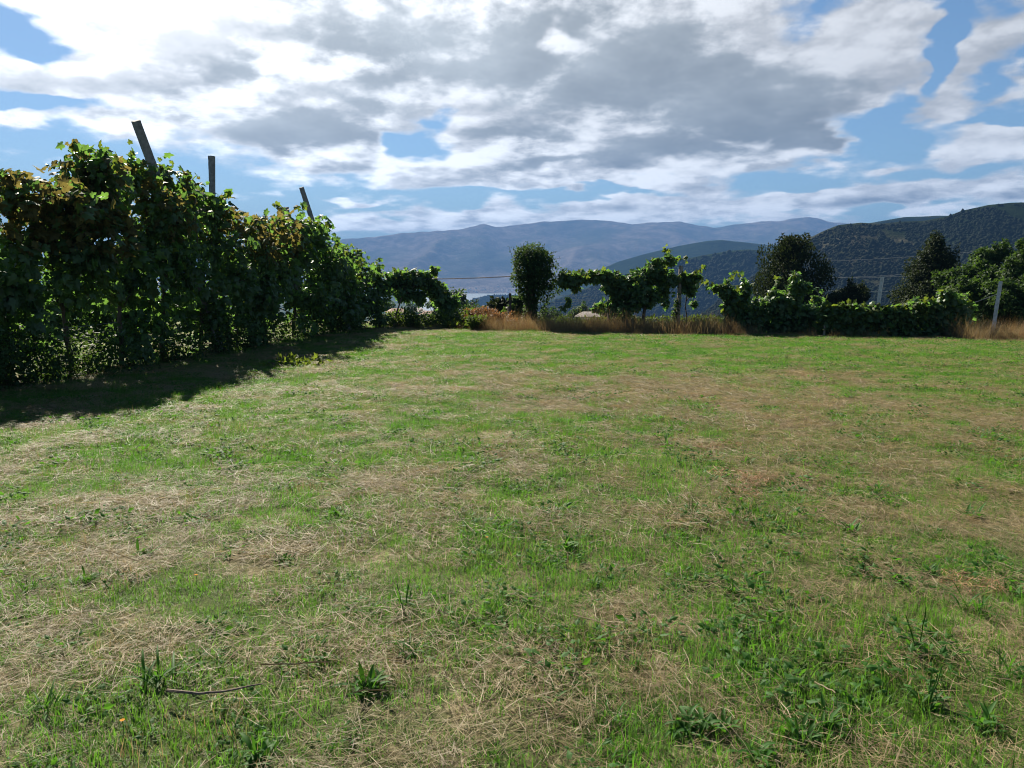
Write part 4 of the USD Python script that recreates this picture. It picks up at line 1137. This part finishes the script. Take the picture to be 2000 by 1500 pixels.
WEEDS = [
    (1105, 1074, 1.15, 0, "dark compact weed rosette with black shadow, alone in the middle of the meadow"), (1165, 1143, .7, 1, "little upright bright weed, below right of the dark compact rosette"),
    (1352, 1012, .9, 0, "broad weed rosette at the start of the line of weeds right of centre"), (1385, 1030, .7, 0, "flat bluish weed touching the broad rosette right of centre"),
    (660, 1003, .9, 0, "broad green weed left of centre, above the reddish dry strip"), (700, 1015, .6, 0, "small weed just right of the broad green one left of centre"),
    (283, 1080, .85, 1, "upright weed in the straw at left, upper of two"), (170, 1132, .9, 1, "upright weed in the straw near the left edge, lower of two"),
    (555, 1090, .75, 0, "weed with pale leaves on the dry ground, left of centre"), (541, 1160, .55, 0, "flat small weed below the pale leaved one on the left"),
    (443, 1085, .45, 1, "tiny yellowish weed in the straw at left"), (790, 1190, 1.0, 2, "tall grassy weed with long thin stalks, in the green left of centre"),
    (800, 1282, .95, 2, "grassy weed with spreading straps below the tall stalked one"), (975, 1200, .8, 2, "thin blue green grassy weed in the green patch at centre"),
    (305, 1335, 1.25, 2, "big spreading strap leaved weed at lower left"), (640, 1290, .7, 1, "single upright curled leaf weed at lower centre left"),
    (720, 1347, 1.1, 0, "deep green weed with long leaves pointing right, lower centre left"), (95, 1385, .8, 2, "strap leaved weed close to the lower left edge"),
    (1430, 1160, .75, 0, "compact weed above the bright green tuft, right of centre"), (1395, 1085, .7, 1, "upright weed under the broad rosette right of centre"),
    (1680, 1120, .9, 0, "first of three spreading weeds in a row at right"), (1755, 1142, .9, 0, "middle of three spreading weeds in a row at right"), (1812, 1125, .9, 0, "third of three spreading weeds in a row at right"),
    (1845, 1160, .7, 0, "flat pale weed below the three in a row at right"), (1660, 1038, 1.0, 0, "wide low weed above the three in a row at right"), (1895, 1010, 1.1, 0, "wide pale weed near the right edge, by the straw"),
    (1905, 1200, 1.1, 2, "spreading strap weed by the right edge beside the reddish hay spot"), (1990, 1165, .8, 1, "weed cut by the right picture edge"),
    (1790, 1275, 1.15, 1, "tall pale leaved weed on a bare stalk at right"), (1865, 1290, .9, 0, "leafy weed right of the tall pale leaved one"), (1670, 1375, 1.0, 0, "dark weed with leaves to the left, lower right"),
    (1810, 1385, .9, 0, "dark flat weed under the thin bare stalks, lower right"), (1925, 1425, .95, 0, "dark weed in straw near the lower right corner"), (1610, 1428, 1.1, 1, "bright strap weed standing right of the cluster at the bottom edge"),
    (1555, 1445, 1.0, 1, "narrow upright weed in the cluster at the bottom edge"), (1390, 1420, 1.15, 1, "large leafy weed in the middle of the cluster at the bottom edge"), (1335, 1425, 1.0, 1, "left weed of the cluster at the bottom edge"),
    (1475, 1480, 1.0, 1, "lone strap weed cut near the bottom edge right of centre"), (1075, 1375, .8, 1, "pale weed above the bottom edge at centre right"), (1190, 1410, .7, 2, "narrow leaved weed left of the cluster at the bottom edge"),
    (495, 1490, 1.0, 1, "yellow green weed at the bottom edge, left of centre"), (1010, 955, .7, 0, "weed rosette behind the dry hay heap at centre"), (1460, 905, .8, 0, "weed beside the reddish hay spot right of centre"),
    (1560, 985, .9, 0, "weed clump below the reddish hay spot, right of it"), (1710, 960, .9, 2, "long grassy weed at right above the straw"), (1300, 870, 1.0, 2, "dark grassy weed patch farther off, right of centre"),
    (1240, 1300, .6, 2, "thin grassy weed below the bright green tuft"), (1960, 1330, .9, 2, "grassy weed at the right edge, lower part"), (60, 1150, .6, 2, "thin weed at the left edge in the straw"), (900, 1005, .8, 2, "grassy weed in the green left of the hay heap"),
]
for k, (px, py, s, kind, lab) in enumerate(WEEDS):
    rng = np.random.default_rng(900 + k)
    b = on_ground(px, py); b[2] = float(ground_z(b[0], b[1]))
    t = thing("meadow_weed", lab, "weed", b, "weeds growing in the meadow")
    n = int(rng.integers(22, 34)) if kind != 2 else int(rng.integers(20, 30))
    s *= 0.9
    for q in range(n):
        yaw = q * 2.4 + rng.normal(0, .3)
        if kind == 0:
            L, w, rise, curl = rng.uniform(.04, .13), rng.uniform(.011, .021), rng.uniform(.2, 1.3), rng.uniform(.2, 1.7)
        elif kind == 1:
            L, w, rise, curl = rng.uniform(.04, .13), rng.uniform(.010, .020), rng.uniform(.3, 1.4), rng.uniform(.3, 1.9)
        else:
            L, w, rise, curl = rng.uniform(.07, .20), rng.uniform(.005, .010), rng.uniform(.4, 1.4), rng.uniform(.5, 1.7)
        v, f = strap_leaf(rng, L * s, w * s * 1.1, rise, yaw, curl)
        v = v + [rng.normal(0, .028) * s, rng.normal(0, .028) * s, .005]
        obj("leaf", (v, f), M["weed"], t, smooth=True)
    if px in (790, 1790, 1810, 1352):
        for q in range(3):
            e = [rng.normal(0, .05), rng.normal(0, .05), rng.uniform(.14, .22) * s]
            obj("stalk", tube(wobble([0, 0, 0], e, 6, .004, rng), .0022, 5), M["weed"], t)

# small things lying in the grass
rng = np.random.default_rng(95)
a, b = on_ground(328, 1370), on_ground(525, 1373)
pts = wobble(a + [0, 0, .03], b + [0, 0, .05], 9, .008, rng); pts[:, 1] += -.05 * np.sin(np.linspace(0, math.pi, 9)); pts[:, 2] = np.maximum(pts[:, 2], .02) + .015
tag(obj("fallen_branch", tube(pts, np.linspace(.0065, .0025, 9), 7), M["stick"], smooth=50), "thin dark fallen branch lying in the grass at lower left", "branch")
for (x0, y0, x1, y1, lab) in ((510, 1325, 645, 1322, "long pale straw stalk lying level above the fallen branch"), (150, 1075, 270, 1118, "pale straw stalk slanting through the hay at left"), (1120, 1225, 1210, 1262, "pale straw stalk slanting at centre right, above the hay streak"), (1590, 1360, 1625, 1385, "short pale straw stalk left of the dark weed, lower right"), (690, 1383, 760, 1382, "pale straw stalk lying level right of the fallen branch"), (570, 1410, 620, 1450, "pale straw stalk slanting above the grass tuft at the bottom")):
    p = wobble(on_ground(x0, y0) + [0, 0, .06], on_ground(x1, y1) + [0, 0, .06], 7, .004, rng)
    tag(obj("straw_stalk", tube(p, .0028, 5), M["straw"]), lab, "straw stalk", "long straw stalks lying in the meadow")
for px, py, lab in ((240, 1434, "small orange flower low in the grass near the bottom left corner"), (383, 1137, "tiny orange flower in the straw at left"), (951, 1063, "tiny orange flower in the grass at centre")):
    q = on_ground(px, py)
    t = thing("orange_flower", lab, "flower", (q[0], q[1], float(ground_z(q[0], q[1]))), "orange flowers in the meadow")
    obj("stem", tube([[0, 0, 0], [.005, 0, .03], [.0, .004, .06]], .0016, 5), M["weed"], t)
    parts = []
    for k in range(12):
        v, f = strap_leaf(rng, .010, .005, .35, k * math.pi / 6, .2)
        obj("petal", (v + [0, .004, .06], f), M["flower"], t)
# reddish hay spots
hay = []
for px, py, n in ((1448, 940, 4), (1395, 873, 2), (1905, 1168, 1)):
    c = on_ground(px, py)
    for k in range(n):
        hay.append((c[0] + rng.normal(0, .1), c[1] + rng.normal(0, .12), .012))
hay = np.array(hay)
M["red_straw"] = blade_mat("reddish_straw", [(0, (.22, .12, .055)), (1, (.36, .22, .12))], [(0, (.20, .11, .05)), (1, (.32, .20, .11))], .15)
scatter("reddish_hay", [("straw_patch", straw_patch(rng, 160, .16, .04, .12, .003, .04), M["red_straw"], False)], hay, rng.random(len(hay)) * 6.28, rng.uniform(.6, 1, len(hay)), np.zeros(len(hay), int), label="reddish dead hay spots in the meadow", category="hay")
